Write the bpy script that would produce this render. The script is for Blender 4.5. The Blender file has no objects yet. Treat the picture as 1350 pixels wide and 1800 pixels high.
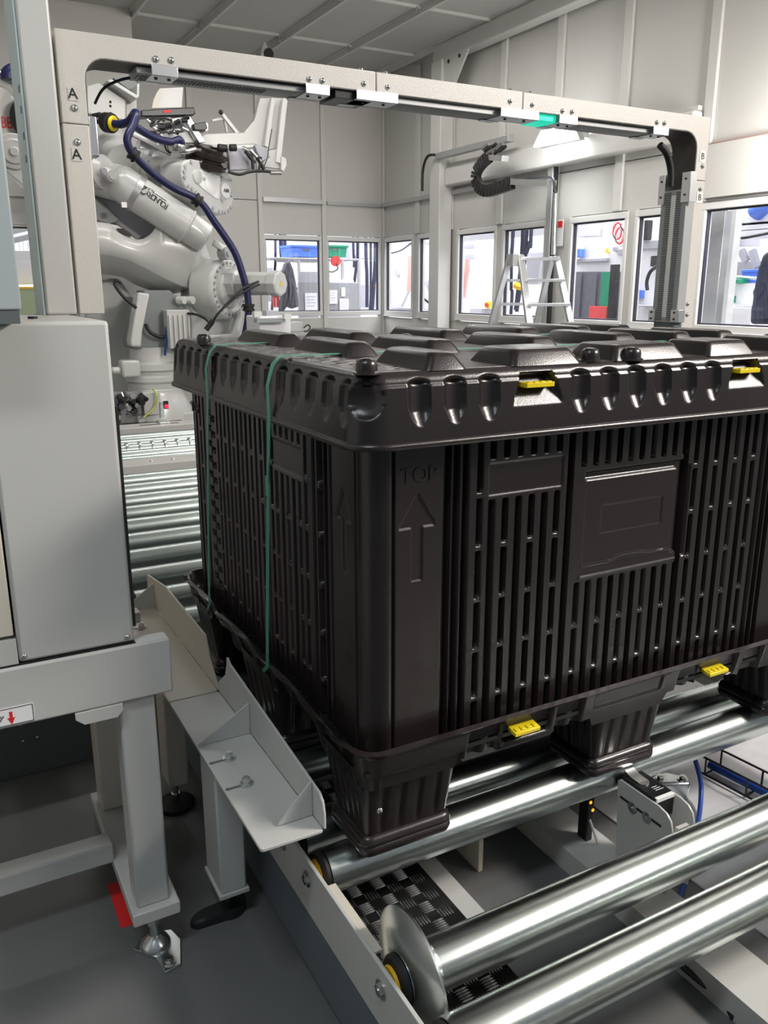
import bpy, math, random
import numpy as np
from mathutils import Vector, Matrix

random.seed(7)
rng = np.random.default_rng(7)
SC = bpy.context.scene
COL = SC.collection
PI = math.pi

# ------------------------------------------------------------------ camera, world, lights, exposure
CAM = np.array([-0.55507, -1.098625, 1.27])
YAW, PITCH, FPX = 0.49902436, 0.260966, 1465.179
_F = np.array([math.sin(YAW) * math.cos(PITCH), math.cos(YAW) * math.cos(PITCH), -math.sin(PITCH)])
_R = np.array([math.cos(YAW), -math.sin(YAW), 0.0])
_D = -np.cross(_R, _F)
cam_d = bpy.data.cameras.new('camera')
cam_d.sensor_fit = 'VERTICAL'
cam_d.sensor_height = 24.0
cam_d.lens = FPX / 1800.0 * 24.0
cam_d.clip_start = 0.01
cam = bpy.data.objects.new('camera', cam_d)
COL.objects.link(cam)
cam.matrix_world = Matrix(((_R[0], -_D[0], -_F[0], CAM[0]), (_R[1], -_D[1], -_F[1], CAM[1]),
                           (_R[2], -_D[2], -_F[2], CAM[2]), (0, 0, 0, 1)))
SC.camera = cam

world = bpy.data.worlds.new('hall_light')
SC.world = world
world.use_nodes = True
world.node_tree.nodes['Background'].inputs[0].default_value = (0.80, 0.90, 1.0, 1)
world.node_tree.nodes['Background'].inputs[1].default_value = 0.18


def area(name, loc, sx, sy, power, col=(1, 1, 1), aim=None):
    l = bpy.data.lights.new(name, 'AREA')
    l.shape = 'RECTANGLE'
    l.size, l.size_y, l.energy, l.color = sx, sy, power, col
    o = bpy.data.objects.new(name, l)
    COL.objects.link(o)
    o.location = loc
    if aim is not None:
        d = Vector(aim) - Vector(loc)
        o.rotation_euler = d.to_track_quat('-Z', 'Y').to_euler()
    return o


WARM = (1.0, 0.93, 0.86)
COOL = (0.88, 0.96, 1.0)
area('front_ceiling_light', (4.1, -2.5, 3.55), 4.0, 0.5, 110, WARM, (0.9, 0.2, 0.6))
area('front_side_light', (3.15, -1.75, 3.25), 0.8, 0.5, 150, WARM, (0.3, 0.2, 0.9))
area('front_hall_light', (-1.3, -1.1, 3.6), 1.2, 0.4, 38, COOL)
area('cell_ceiling_light', (2.6, 2.6, 3.6), 0.35, 2.6, 42, WARM)
area('cell_ceiling_light', (1.2, 5.0, 3.6), 2.4, 0.35, 38, (1, 0.97, 0.94))
area('cell_ceiling_light', (3.4, 6.0, 3.6), 0.3, 2.2, 30, (1, 0.97, 0.94))
area('side_wall_light', (4.35, 2.30, 2.10), 0.3, 0.3, 34, (1.0, 0.96, 0.93), (4.70, 2.9, 2.0))
area('hall_light', (6.9, 5.0, 4.6), 3.4, 11.0, 1350, (0.98, 0.97, 1.0))
area('hall_light', (2.5, 10.8, 4.6), 9.0, 3.2, 1050, (0.98, 0.97, 1.0))

SC.view_settings.view_transform = 'Standard'
SC.view_settings.look = 'None'
SC.view_settings.gamma = 1.0
SC.view_settings.use_curve_mapping = False
SC.view_settings.exposure = 0.0


# ------------------------------------------------------------------ measuring helpers: a sight line met with a real plane
def _ray(px, py):
    return _R * (px - 675) / FPX + _D * (py - 900) / FPX + _F


def PY(px, py, Y):
    r = _ray(px, py)
    return CAM + r * ((Y - CAM[1]) / r[1])


def PX(px, py, X):
    r = _ray(px, py)
    return CAM + r * ((X - CAM[0]) / r[0])


def PZ(px, py, Z):
    r = _ray(px, py)
    return CAM + r * ((Z - CAM[2]) / r[2])


# ------------------------------------------------------------------ materials
def mat(name, base, rough=0.5, metal=0.0, bump=0.0, bscale=200.0, var=0.0, vscale=6.0, spec=0.5, coat=0.0,
        emit=None, estr=1.0, stretch=None, rvar=0.0, detail=3.0):
    m = bpy.data.materials.new(name)
    m.use_nodes = True
    nt = m.node_tree
    b = nt.nodes['Principled BSDF']
    b.inputs['Base Color'].default_value = (*base, 1)
    b.inputs['Roughness'].default_value = rough
    b.inputs['Metallic'].default_value = metal
    b.inputs['Specular IOR Level'].default_value = spec
    b.inputs['Coat Weight'].default_value = coat
    b.inputs['Coat Roughness'].default_value = 0.15
    if emit:
        b.inputs['Emission Color'].default_value = (*emit, 1)
        b.inputs['Emission Strength'].default_value = estr
    if bump or var or rvar:
        tc = nt.nodes.new('ShaderNodeTexCoord')
        src = tc.outputs['Object']
        if stretch:
            mp = nt.nodes.new('ShaderNodeMapping')
            mp.inputs['Scale'].default_value = stretch
            nt.links.new(src, mp.inputs[0])
            src = mp.outputs[0]
        if bump:
            n = nt.nodes.new('ShaderNodeTexNoise')
            n.inputs['Scale'].default_value = bscale
            n.inputs['Detail'].default_value = detail
            nt.links.new(src, n.inputs['Vector'])
            bp = nt.nodes.new('ShaderNodeBump')
            bp.inputs['Strength'].default_value = bump
            bp.inputs['Distance'].default_value = 0.002
            nt.links.new(n.outputs[0], bp.inputs['Height'])
            nt.links.new(bp.outputs[0], b.inputs['Normal'])
        if var or rvar:
            n2 = nt.nodes.new('ShaderNodeTexNoise')
            n2.inputs['Scale'].default_value = vscale
            n2.inputs['Detail'].default_value = 6.0
            nt.links.new(src, n2.inputs['Vector'])
            if var:
                mx = nt.nodes.new('ShaderNodeMix')
                mx.data_type = 'RGBA'
                mx.inputs[6].default_value = (*[c * (1 - var) for c in base], 1)
                mx.inputs[7].default_value = (*[min(1, c * (1 + var)) for c in base], 1)
                nt.links.new(n2.outputs[0], mx.inputs[0])
                nt.links.new(mx.outputs[2], b.inputs['Base Color'])
            if rvar:
                mr = nt.nodes.new('ShaderNodeMapRange')
                mr.inputs[3].default_value = max(0.02, rough - rvar)
                mr.inputs[4].default_value = min(1, rough + rvar)
                nt.links.new(n2.outputs[0], mr.inputs[0])
                nt.links.new(mr.outputs[0], b.inputs['Roughness'])
    return m


def glass_mat(name):
    m = bpy.data.materials.new(name)
    m.use_nodes = True
    nt = m.node_tree
    nt.nodes.clear()
    out = nt.nodes.new('ShaderNodeOutputMaterial')
    mx = nt.nodes.new('ShaderNodeMixShader')
    t = nt.nodes.new('ShaderNodeBsdfTransparent')
    t.inputs[0].default_value = (0.97, 0.975, 0.99, 1)
    g = nt.nodes.new('ShaderNodeBsdfGlossy')
    g.inputs['Roughness'].default_value = 0.02
    mx.inputs[0].default_value = 0.06
    nt.links.new(t.outputs[0], mx.inputs[1])
    nt.links.new(g.outputs[0], mx.inputs[2])
    nt.links.new(mx.outputs[0], out.inputs[0])
    return m


M = {}
M['plastic'] = mat('black_plastic', (0.0170, 0.0124, 0.0120), 0.29, bump=0.12, bscale=420, spec=0.62, rvar=0.06, vscale=9)
M['plastic_in'] = mat('black_plastic_matt', (0.006, 0.006, 0.006), 0.55)
M['rubber'] = mat('black_rubber', (0.012, 0.012, 0.013), 0.55)
M['black_paint'] = mat('black_paint', (0.015, 0.015, 0.016), 0.3)
M['yellow'] = mat('yellow_plastic', (0.80, 0.62, 0.015), 0.35)
M['orange_cap'] = mat('amber_plastic', (0.85, 0.50, 0.01), 0.35)
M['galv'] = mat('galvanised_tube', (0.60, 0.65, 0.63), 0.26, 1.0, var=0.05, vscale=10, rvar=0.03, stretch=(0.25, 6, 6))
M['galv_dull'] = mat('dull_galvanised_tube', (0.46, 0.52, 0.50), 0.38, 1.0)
M['bar_grey'] = mat('light_bar_grey', (0.42, 0.43, 0.43), 0.38, 0.25)
M['teeth'] = mat('mid_grey_plastic', (0.16, 0.17, 0.17), 0.5)
M['zinc'] = mat('zinc_plate', (0.66, 0.70, 0.70), 0.26, 1.0)
M['steel'] = mat('bolt_steel', (0.62, 0.62, 0.60), 0.22, 1.0)
M['alu'] = mat('aluminium', (0.80, 0.81, 0.82), 0.34, 1.0)
M['alu_matt'] = mat('grey_anodised', (0.50, 0.51, 0.51), 0.42, 0.7)
M['grey'] = mat('light_grey_powder_coat', (0.53, 0.53, 0.51), 0.36, bump=0.05, bscale=320)
M['grey_gate'] = mat('grainy_grey_powder_coat', (0.60, 0.57, 0.53), 0.33, bump=0.35, bscale=420, detail=2)
M['cream'] = mat('cream_grey_paint', (0.62, 0.58, 0.50), 0.32, bump=0.03, bscale=300)
M['wall'] = mat('wall_panel_grey', (0.56, 0.555, 0.525), 0.45, bump=0.02, bscale=120, var=0.02, vscale=2)
M['mullion'] = mat('mullion_grey', (0.60, 0.595, 0.57), 0.4)
M['ceil'] = mat('ceiling_panel_grey', (0.47, 0.465, 0.44), 0.5, var=0.03, vscale=2)
M['frame'] = mat('window_frame_grey', (0.68, 0.68, 0.66), 0.4)
M['seal'] = mat('window_seal', (0.03, 0.03, 0.05), 0.6)
M['robot'] = mat('robot_paint', (0.57, 0.575, 0.56), 0.28, coat=0.25, bump=0.02, bscale=80)
M['robot_lt'] = mat('robot_paint_light', (0.64, 0.645, 0.63), 0.26, coat=0.25)
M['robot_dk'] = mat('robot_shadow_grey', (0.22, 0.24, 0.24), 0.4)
M['hose'] = mat('navy_hose', (0.012, 0.014, 0.075), 0.38)
M['cable_black'] = mat('black_cable', (0.012, 0.012, 0.014), 0.45)
M['cable_blue'] = mat('blue_cable', (0.01, 0.05, 0.28), 0.4)
M['strap'] = mat('green_strapping', (0.075, 0.33, 0.235), 0.38, bump=0.2, bscale=600)
M['red'] = mat('red_paint', (0.70, 0.02, 0.02), 0.5)
M['ink'] = mat('black_ink', (0.01, 0.01, 0.01), 0.5)
M['white'] = mat('white_label', (0.85, 0.85, 0.85), 0.5)
M['paper'] = mat('paper_white', (0.80, 0.80, 0.84), 0.7)
M['machine'] = mat('white_machine', (0.82, 0.82, 0.84), 0.5)
M['machine_gr'] = mat('grey_machine', (0.42, 0.42, 0.46), 0.5)
M['panel_gr'] = mat('grey_board', (0.30, 0.30, 0.32), 0.6)
M['crate_blue'] = mat('blue_crate', (0.08, 0.20, 0.75), 0.5)
M['crate_green'] = mat('green_crate', (0.01, 0.26, 0.14), 0.5)
M['cloth_gr'] = mat('dark_grey_cloth', (0.07, 0.07, 0.085), 0.9, bump=0.4, bscale=40)
M['cloth_navy'] = mat('navy_cloth', (0.03, 0.035, 0.07), 0.9, bump=0.4, bscale=40)
M['cloth_red'] = mat('red_cloth', (0.70, 0.08, 0.08), 0.85)
M['pink'] = mat('pink_hose', (0.62, 0.33, 0.29), 0.55)
M['smoked'] = mat('smoked_strip_curtain', (0.13, 0.13, 0.16), 0.4, var=0.3, vscale=14)
M['duct'] = mat('dark_green_grey_duct', (0.115, 0.135, 0.135), 0.45)
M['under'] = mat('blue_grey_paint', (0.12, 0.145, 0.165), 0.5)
M['grey_blue'] = mat('blue_grey_enclosure', (0.40, 0.45, 0.46), 0.4)
M['tread'] = mat('black_checker_plate', (0.02, 0.02, 0.02), 0.18, 0.4)
M['glow'] = mat('lamp_glow', (1, 1, 1), 0.4, emit=(1, 1, 1), estr=14)
M['glow_green'] = mat('green_indicator', (0.02, 0.4, 0.3), 0.3, emit=(0.0, 0.75, 0.5), estr=0.8)
M['glow_red'] = mat('red_indicator', (0.5, 0.01, 0.03), 0.3, emit=(1.0, 0.02, 0.08), estr=1.5)
M['glow_amber'] = mat('amber_indicator', (0.6, 0.3, 0.01), 0.3, emit=(1.0, 0.5, 0.03), estr=1.2)
M['glass'] = glass_mat('window_glass')
M['green_tank'] = mat('pale_green_paint', (0.38, 0.46, 0.26), 0.5)


def floor_mat():
    m = mat('dark_screed', (0.13, 0.135, 0.135), 0.5, bump=0.12, bscale=60, var=0.22, vscale=3.0, rvar=0.12)
    return m


M['floor'] = floor_mat()

# ------------------------------------------------------------------ mesh helpers
WORLD = {}


def wloc(o):
    return np.array(WORLD.get(o.name, (0, 0, 0)), float) if o is not None else np.zeros(3)


def tag(o, label=None, cat=None, group=None, kind=None):
    if label: o['label'] = label
    if cat: o['category'] = cat
    if group: o['group'] = group
    if kind: o['kind'] = kind
    return o


def thing(name, label, cat, loc, group=None, kind=None):
    o = bpy.data.objects.new(name, None)
    o.empty_display_size = 0.05
    COL.objects.link(o)
    o.location = tuple(float(c) for c in loc)
    WORLD[o.name] = tuple(loc)
    return tag(o, label, cat, group, kind)


def make_obj(name, me, parent=None, origin=None):
    o = bpy.data.objects.new(name, me)
    COL.objects.link(o)
    if parent is not None:
        o.parent = parent
        WORLD[o.name] = tuple(wloc(parent))
    else:
        org = np.zeros(3) if origin is None else np.asarray(origin, float)
        o.location = tuple(org)
        WORLD[o.name] = tuple(org)
    return o


class MB:
    def __init__(s):
        s.v, s.f = [], []

    def add(s, vs, fs):
        n = len(s.v)
        s.v += [tuple(float(c) for c in p) for p in vs]
        s.f += [tuple(i + n for i in f) for f in fs]
        return s

    def box(s, x0, x1, y0, y1, z0, z1):
        vs = [(x, y, z) for z in (z0, z1) for y in (y0, y1) for x in (x0, x1)]
        return s.add(vs, [(0, 2, 3, 1), (4, 5, 7, 6), (0, 1, 5, 4), (2, 6, 7, 3), (0, 4, 6, 2), (1, 3, 7, 5)])

    def obox(s, c, ex, ey, ez):
        c, ex, ey, ez = [np.asarray(a, float) for a in (c, ex, ey, ez)]
        vs = [c + a * ex + b * ey + d * ez for d in (-1, 1) for b in (-1, 1) for a in (-1, 1)]
        return s.add(vs, [(0, 2, 3, 1), (4, 5, 7, 6), (0, 1, 5, 4), (2, 6, 7, 3), (0, 4, 6, 2), (1, 3, 7, 5)])

    def bar(s, p0, p1, w, h, up=(0, 0, 1)):
        p0, p1, up = [np.asarray(a, float) for a in (p0, p1, up)]
        d = p1 - p0
        L = np.linalg.norm(d)
        d = d / L
        sd = np.cross(d, up)
        if np.linalg.norm(sd) < 1e-6: sd = np.cross(d, (1, 0, 0))
        sd /= np.linalg.norm(sd)
        u = np.cross(sd, d)
        return s.obox((p0 + p1) / 2, d * L / 2, sd * w / 2, u * h / 2)

    def _frame(s, d):
        d = d / np.linalg.norm(d)
        a = np.array((0, 0, 1.0)) if abs(d[2]) < 0.9 else np.array((1.0, 0, 0))
        u = np.cross(d, a)
        u /= np.linalg.norm(u)
        return d, u, np.cross(d, u)

    def cyl(s, p0, p1, r0, r1=None, n=16, caps=True):
        r1 = r0 if r1 is None else r1
        p0, p1 = np.asarray(p0, float), np.asarray(p1, float)
        d, u, w = s._frame(p1 - p0)
        vs = []
        for p, r in ((p0, r0), (p1, r1)):
            vs += [p + r * (math.cos(2 * PI * i / n) * u + math.sin(2 * PI * i / n) * w) for i in range(n)]
        fs = [(i, (i + 1) % n, n + (i + 1) % n, n + i) for i in range(n)]
        if caps: fs += [tuple(range(n))[::-1], tuple(range(n, 2 * n))]
        return s.add(vs, fs)

    def lathe(s, prof, org, axis=(0, 0, 1), n=32):
        d, u, w = s._frame(np.asarray(axis, float))
        org = np.asarray(org, float)
        vs, fs = [], []
        for r, h in prof:
            vs += [org + d * h + max(r, 1e-5) * (math.cos(2 * PI * i / n) * u + math.sin(2 * PI * i / n) * w) for i in range(n)]
        for k in range(len(prof) - 1):
            fs += [(k * n + i, k * n + (i + 1) % n, (k + 1) * n + (i + 1) % n, (k + 1) * n + i) for i in range(n)]
        fs += [tuple(range(n))[::-1], tuple(range((len(prof) - 1) * n, len(prof) * n))]
        return s.add(vs, fs)

    def tube(s, path, r, n=10, smooth=0):
        P = [np.asarray(p, float) for p in path]
        if smooth:
            Q = []
            for i in range(len(P) - 1):
                p0, p1, p2, p3 = P[max(i - 1, 0)], P[i], P[i + 1], P[min(i + 2, len(P) - 1)]
                for k in range(smooth):
                    t = k / smooth
                    Q.append(0.5 * (2 * p1 + (p2 - p0) * t + (2 * p0 - 5 * p1 + 4 * p2 - p3) * t * t + (3 * p1 - p0 - 3 * p2 + p3) * t ** 3))
            Q.append(P[-1])
            P = Q
        m = len(P)
        T = [P[min(i + 1, m - 1)] - P[max(i - 1, 0)] for i in range(m)]
        d, u, w = s._frame(T[0])
        vs = []
        for i in range(m):
            d = T[i] / np.linalg.norm(T[i])
            u = u - d * np.dot(u, d)
            u /= np.linalg.norm(u)
            w = np.cross(d, u)
            rr = r if np.isscalar(r) else r[min(i, len(r) - 1)]
            vs += [P[i] + rr * (math.cos(2 * PI * k / n) * u + math.sin(2 * PI * k / n) * w) for k in range(n)]
        fs = [(i * n + k, i * n + (k + 1) % n, (i + 1) * n + (k + 1) % n, (i + 1) * n + k) for i in range(m - 1) for k in range(n)]
        fs += [tuple(range(n))[::-1], tuple(range((m - 1) * n, m * n))]
        return s.add(vs, fs)

    def prism(s, pts, ext):
        """pts: planar 3-D polygon, ext: extrusion vector"""
        P = [np.asarray(p, float) for p in pts]
        e = np.asarray(ext, float)
        n = len(P)
        nm = sum((np.cross(P[i] - P[0], P[(i + 1) % n] - P[0]) for i in range(1, n - 1)), np.zeros(3))
        if np.dot(nm, e) > 0: P = P[::-1]
        vs = P + [p + e for p in P]
        fs = [tuple(range(n)), tuple(range(n, 2 * n))[::-1]] + [(i, n + i, n + (i + 1) % n, (i + 1) % n) for i in range(n)]
        return s.add(vs, fs)

    def loft(s, rings, caps=True):
        n = len(rings[0])
        vs = [p for r in rings for p in r]
        fs = [(k * n + i, k * n + (i + 1) % n, (k + 1) * n + (i + 1) % n, (k + 1) * n + i) for k in range(len(rings) - 1) for i in range(n)]
        if caps: fs += [tuple(range(n))[::-1], tuple(range((len(rings) - 1) * n, len(rings) * n))]
        return s.add(vs, fs)

    def dome(s, c, r, d, n=12, flat=0.7):
        prof = [(r, 0)] + [(r * math.cos(a), flat * r * math.sin(a)) for a in np.linspace(0.25, PI / 2 * 0.97, 5)]
        return s.lathe(prof, c, d, n)

    def hexbolt(s, c, r, d, h, n=6, washer=True):
        c = np.asarray(c, float)
        d = np.asarray(d, float) / np.linalg.norm(d)
        if washer: s.cyl(c, c + d * h * 0.35, r * 1.5, n=20)
        s.cyl(c + d * h * 0.3, c + d * h * 1.2, r, n=6)
        return s.cyl(c + d * h * 1.2, c + d * h * 1.4, r * 0.55, n=10)

    def build(s, name, m, parent=None, bevel=0.0, ang=38, seg=2, origin=None, smooth=True):
        org = wloc(parent) if parent is not None else (np.zeros(3) if origin is None else np.asarray(origin, float))
        me = bpy.data.meshes.new(name)
        me.from_pydata([tuple(np.asarray(p) - org) for p in s.v], [], s.f)
        me.materials.append(M[m] if isinstance(m, str) else m)
        if smooth:
            me.polygons.foreach_set('use_smooth', [True] * len(me.polygons))
            me.set_sharp_from_angle(angle=math.radians(ang))
        me.update()
        o = make_obj(name, me, parent, org)
        if bevel:
            b = o.modifiers.new('bevel', 'BEVEL')
            b.width, b.segments, b.limit_method, b.angle_limit = bevel, seg, 'ANGLE', math.radians(35)
        return o


def bx(*a):
    return MB().box(*a)


def grid_mesh(name, V, m, parent=None, close_u=False, flip=False, ang=40, keep=None):
    """V: (nv, nu, 3) array of world points, faces between neighbours"""
    nv, nu, _ = V.shape
    org = wloc(parent)
    idx = np.arange(nv * nu).reshape(nv, nu)
    if close_u: idx = np.concatenate([idx, idx[:, :1]], 1)
    a, b, c, d = idx[:-1, :-1], idx[:-1, 1:], idx[1:, 1:], idx[1:, :-1]
    q = np.stack([a, b, c, d] if not flip else [d, c, b, a], -1)
    if keep is not None: q = q[keep]
    q = q.reshape(-1, 4)
    me = bpy.data.meshes.new(name)
    me.vertices.add(nv * nu)
    me.vertices.foreach_set('co', (V.reshape(-1, 3) - org).astype(np.float32).ravel())
    me.loops.add(len(q) * 4)
    me.loops.foreach_set('vertex_index', q.ravel().astype(np.int32))
    me.polygons.add(len(q))
    me.polygons.foreach_set('loop_start', np.arange(0, len(q) * 4, 4, dtype=np.int32))
    me.polygons.foreach_set('loop_total', np.full(len(q), 4, np.int32))
    me.update(calc_edges=True)
    me.polygons.foreach_set('use_smooth', [True] * len(q))
    me.materials.append(M[m])
    me.validate()
    if ang: me.set_sharp_from_angle(angle=math.radians(ang))
    return make_obj(name, me, parent)


def text(name, body, m, parent, org, xdir, ydir, size, ext=0.0004, bold=0.0, xs=1.0):
    cu = bpy.data.curves.new(name, 'FONT')
    cu.body = body
    cu.size = size
    cu.extrude = ext
    cu.offset = bold
    cu.align_x, cu.align_y = 'CENTER', 'CENTER'
    cu.materials.append(M[m])
    tmp = bpy.data.objects.new(name, cu)
    COL.objects.link(tmp)
    me = bpy.data.meshes.new_from_object(tmp.evaluated_get(bpy.context.evaluated_depsgraph_get()))
    bpy.data.objects.remove(tmp)
    bpy.data.curves.remove(cu)
    me.name = name
    if xs != 1.0: me.transform(Matrix.Diagonal((xs, 1, 1, 1)))
    o = bpy.data.objects.new(name, me)
    COL.objects.link(o)
    x = Vector(xdir).normalized()
    y = Vector(ydir)
    y = (y - x * y.dot(x)).normalized()
    z = x.cross(y)
    p = Vector(tuple(float(c) for c in org)) - Vector(tuple(wloc(parent)))
    o.matrix_local = Matrix(((x[0], y[0], z[0], p[0]), (x[1], y[1], z[1], p[1]), (x[2], y[2], z[2], p[2]), (0, 0, 0, 1)))
    o.parent = parent
    o.matrix_parent_inverse.identity()
    return o


def sst(a, b, x):
    t = np.clip((x - a) / (b - a), 0, 1)
    return t * t * (3 - 2 * t)


def perimeter(x0, x1, y0, y1, r, df, dl, do=0.03, nc=8):
    """rounded rectangle walked front (+x), right (+y), back (-x), left (-y). Returns points, normals, side id (0 front 1 right 2 back 3 left -1 corner), along-coordinate"""
    P, N, S, U = [], [], [], []

    def side(a, b, step, k, nx, ny, fixed):
        n = max(2, int(abs(b - a) / step))
        for t in np.linspace(a, b, n):
            P.append((t, fixed) if k in (0, 2) else (fixed, t))
            N.append((nx, ny)); S.append(k); U.append(t)

    def corner(cx, cy, a0):
        for i in range(1, nc):
            a = a0 + PI / 2 * i / nc
            P.append((cx + r * math.cos(a), cy + r * math.sin(a)))
            N.append((math.cos(a), math.sin(a))); S.append(-1); U.append(a)
    side(x0 + r, x1 - r, df, 0, 0, -1, y0)
    corner(x1 - r, y0 + r, -PI / 2)
    side(y0 + r, y1 - r, do, 1, 1, 0, x1)
    corner(x1 - r, y1 - r, 0)
    side(x1 - r, x0 + r, do, 2, 0, 1, y1)
    corner(x0 + r, y1 - r, PI / 2)
    side(y1 - r, y0 + r, dl, 3, -1, 0, x0)
    corner(x0 + r, y0 + r, PI)
    return np.array(P), np.array(N), np.array(S), np.array(U)


def ring_points(P, N, off, Z):
    """off, Z: (nv, nu)"""
    return np.stack([P[None, :, 0] + N[None, :, 0] * off, P[None, :, 1] + N[None, :, 1] * off, Z], -1)


def rrect(x0, x1, y0, y1, r, n=5):
    out = []
    for cx, cy, a0 in ((x1 - r, y0 + r, -PI / 2), (x1 - r, y1 - r, 0), (x0 + r, y1 - r, PI / 2), (x0 + r, y0 + r, PI)):
        for i in range(n + 1):
            a = a0 + PI / 2 * i / n
            out.append((cx + r * math.cos(a), cy + r * math.sin(a)))
    return out


# ================================================================== THE SETTING
XR, YB, YB2, XJ, ZC = 4.70, 8.56, 7.52, 1.50, 3.74
fl = bx(-7, 14, -6, 16, -0.1, 0.0).build('floor', 'floor', smooth=False)
tag(fl, 'dark grey screed floor', kind='structure')

# ceiling: panels, ribs along the room, cross seams
ce = thing('ceiling', 'light grey panel ceiling with raised ribs', None, (0, 0, ZC), kind='structure')
ribs = [-1.53, -0.77, 0.0, 0.76, 1.52, 2.2, 3.03, 3.79, 4.55]
seams = [-0.85, 0.55, 1.95, 3.35, 4.75, 6.15, 7.55, 8.56]
for i in range(len(ribs) - 1):
    for k in range(len(seams) - 1):
        bx(ribs[i], ribs[i + 1], seams[k] + 0.004, seams[k + 1] - 0.004, ZC, ZC + 0.03).build('panel', 'ceil', ce)
bx(4.55, 4.80, -0.85, 8.6, ZC, ZC + 0.03).build('panel', 'ceil', ce)
bx(-1.6, 4.8, -0.85, 8.6, ZC + 0.031, ZC + 0.06).build('backing', 'ceil', ce)
for x in ribs:
    MB().box(x - 0.035, x + 0.035, -0.85, 8.55, ZC - 0.012, ZC - 0.0005).box(x - 0.012, x + 0.012, -0.85, 8.55, ZC - 0.06, ZC - 0.012).build('rib', 'mullion', ce)
for y in seams[1:-1]:
    MB().box(-1.55, 4.55, y - 0.01, y + 0.01, ZC - 0.025, ZC - 0.0005).build('seam_rail', 'mullion', ce)
    for x in ribs[4:8]:
        MB().cyl((x - 0.06, y, ZC - 0.07), (x - 0.06, y, ZC - 0.012), 0.014, n=8).build('hanger', 'steel', ce)


def wall_x(name, X, t, ylims, zt, wins, seams_lo, seams_hi, label, side=1):
    """wall in the plane x = X (room on the -side), windows [(y0,y1,z0,z1)]"""
    w = thing(name, label, None, (X, ylims[0], 0), kind='structure')
    return w


Z0, Z1 = 1.0, 1.85      # window opening
ZF0, ZF1 = 0.93, 1.90

wr = thing('wall_right', 'light grey panelled wall with a window band', None, (XR, 4, 0), kind='structure')
wins_r = [(7.82, 8.50), (7.20, 7.68), (6.16, 6.85), (5.37, 6.03), (4.33, 5.02), (3.58, 4.22), (2.55, 3.54), (1.5, 2.4)]
edges = sorted([8.56] + [v for w in wins_r for v in w] + [-0.9])
bx(XR, XR + 0.08, -0.9, 8.62, 0, ZF0).build('sill_panel', 'wall', wr)
up_seams = [-0.9, 0.2, 1.2, 2.2, 2.9, 3.57, 4.45, 5.27, 6.10, 7.0, 7.70, 8.56]
for a, b in zip(up_seams[:-1], up_seams[1:]):
    bx(XR, XR + 0.06, a + 0.003, b - 0.003, ZF1, 2.28).build('panel', 'wall', wr)
    bx(XR, XR + 0.06, a + 0.003, b - 0.003, 2.288, ZC).build('panel', 'wall', wr)
for y in up_seams[1:]:
    bx(XR - 0.03, XR - 0.0005, y - 0.045, y + 0.045, ZF1, ZC - 0.06).build('mullion', 'mullion', wr, bevel=0.006)
bx(XR + 0.061, XR + 0.08, -0.9, 8.62, ZF1, ZC).build('backing', 'wall', wr)
for a, b in zip(edges[:-1], edges[1:]):
    if any(abs(a - w[0]) < 1e-6 for w in wins_r): continue
    bx(XR - 0.004, XR + 0.08, a, b, ZF0, ZF1).build('mullion', 'wall', wr)
bx(XR - 0.05, XR - 0.001, 0.2, 3.52, 1.92, 2.288).build('panel', 'wall', wr)
bx(XR - 0.055, XR - 0.001, 0.2, 3.52, 2.2885, 2.291).build('trim', mat('dull_red_sealant', (0.45, 0.17, 0.13), 0.6), wr)
bx(XR - 0.05, XR - 0.0005, 6.2, 8.5, 2.255, 2.30).build('trunking', 'alu_matt', wr)

wb = thing('wall_back', 'light grey panelled end wall with two windows', None, (3.0, YB, 0), kind='structure')
bx(1.5, 4.78, YB, YB + 0.08, 0, ZF0).build('sill_panel', 'wall', wb)
bseams = [1.5, 2.3, 3.075, 3.88, 4.70]
for a, b in zip(bseams[:-1], bseams[1:]):
    bx(a + 0.003, b - 0.003, YB, YB + 0.06, ZF1, 2.26).build('panel', 'wall', wb)
    bx(a + 0.003, b - 0.003, YB, YB + 0.06, 2.268, ZC).build('panel', 'wall', wb)
for x in bseams[1:]:
    bx(x - 0.03, x + 0.03, YB - 0.03, YB - 0.0005, 0, ZC).build('mullion', 'mullion', wb, bevel=0.005)
bx(1.5, 4.78, YB + 0.061, YB + 0.08, ZF1, ZC).build('backing', 'wall', wb)
for a, b in ((1.5, 3.11), (3.83, 3.92), (4.64, 4.78)):
    bx(a, b, YB, YB + 0.08, ZF0, ZF1).build('mullion', 'wall', wb)
bx(3.10, 3.86, YB - 0.06, YB - 0.0305, 2.25, 2.30).build('trunking', 'alu_matt', wb)
bx(3.92, 4.68, YB - 0.03, YB - 0.001, 2.25, 2.29).build('trunking', 'alu_matt', wb)

wj = thing('wall_left', 'plain light grey wall stepping forward behind the robot', None, (0, YB2, 0), kind='structure')
bx(-1.6, XJ, YB2, YB2 + 0.08, 0, 1.0).build('panel', 'wall', wj)
bx(-1.6, XJ, YB2, YB2 + 0.08, 1.85, ZC).build('panel', 'wall', wj)
bx(-1.6, -0.35, YB2, YB2 + 0.08, 1.0, 1.85).build('panel', 'wall', wj)
bx(0.80, XJ, YB2, YB2 + 0.08, 1.0, 1.85).build('panel', 'wall', wj)
bx(XJ - 0.06, XJ, YB2 + 0.08, 8.56, 0, ZC).build('panel', 'wall', wj)
bx(-1.6, XJ, YB2 - 0.03, YB2 - 0.001, 1.84, 1.93).build('trim', 'mullion', wj)
bx(-1.6, XJ, YB2 - 0.03, YB2 - 0.001, 2.08, 2.10).build('trim', 'mullion', wj)
bx(-1.6, -1.52, -0.2, YB2, 0, ZC).build('panel', 'wall', wj)


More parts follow.
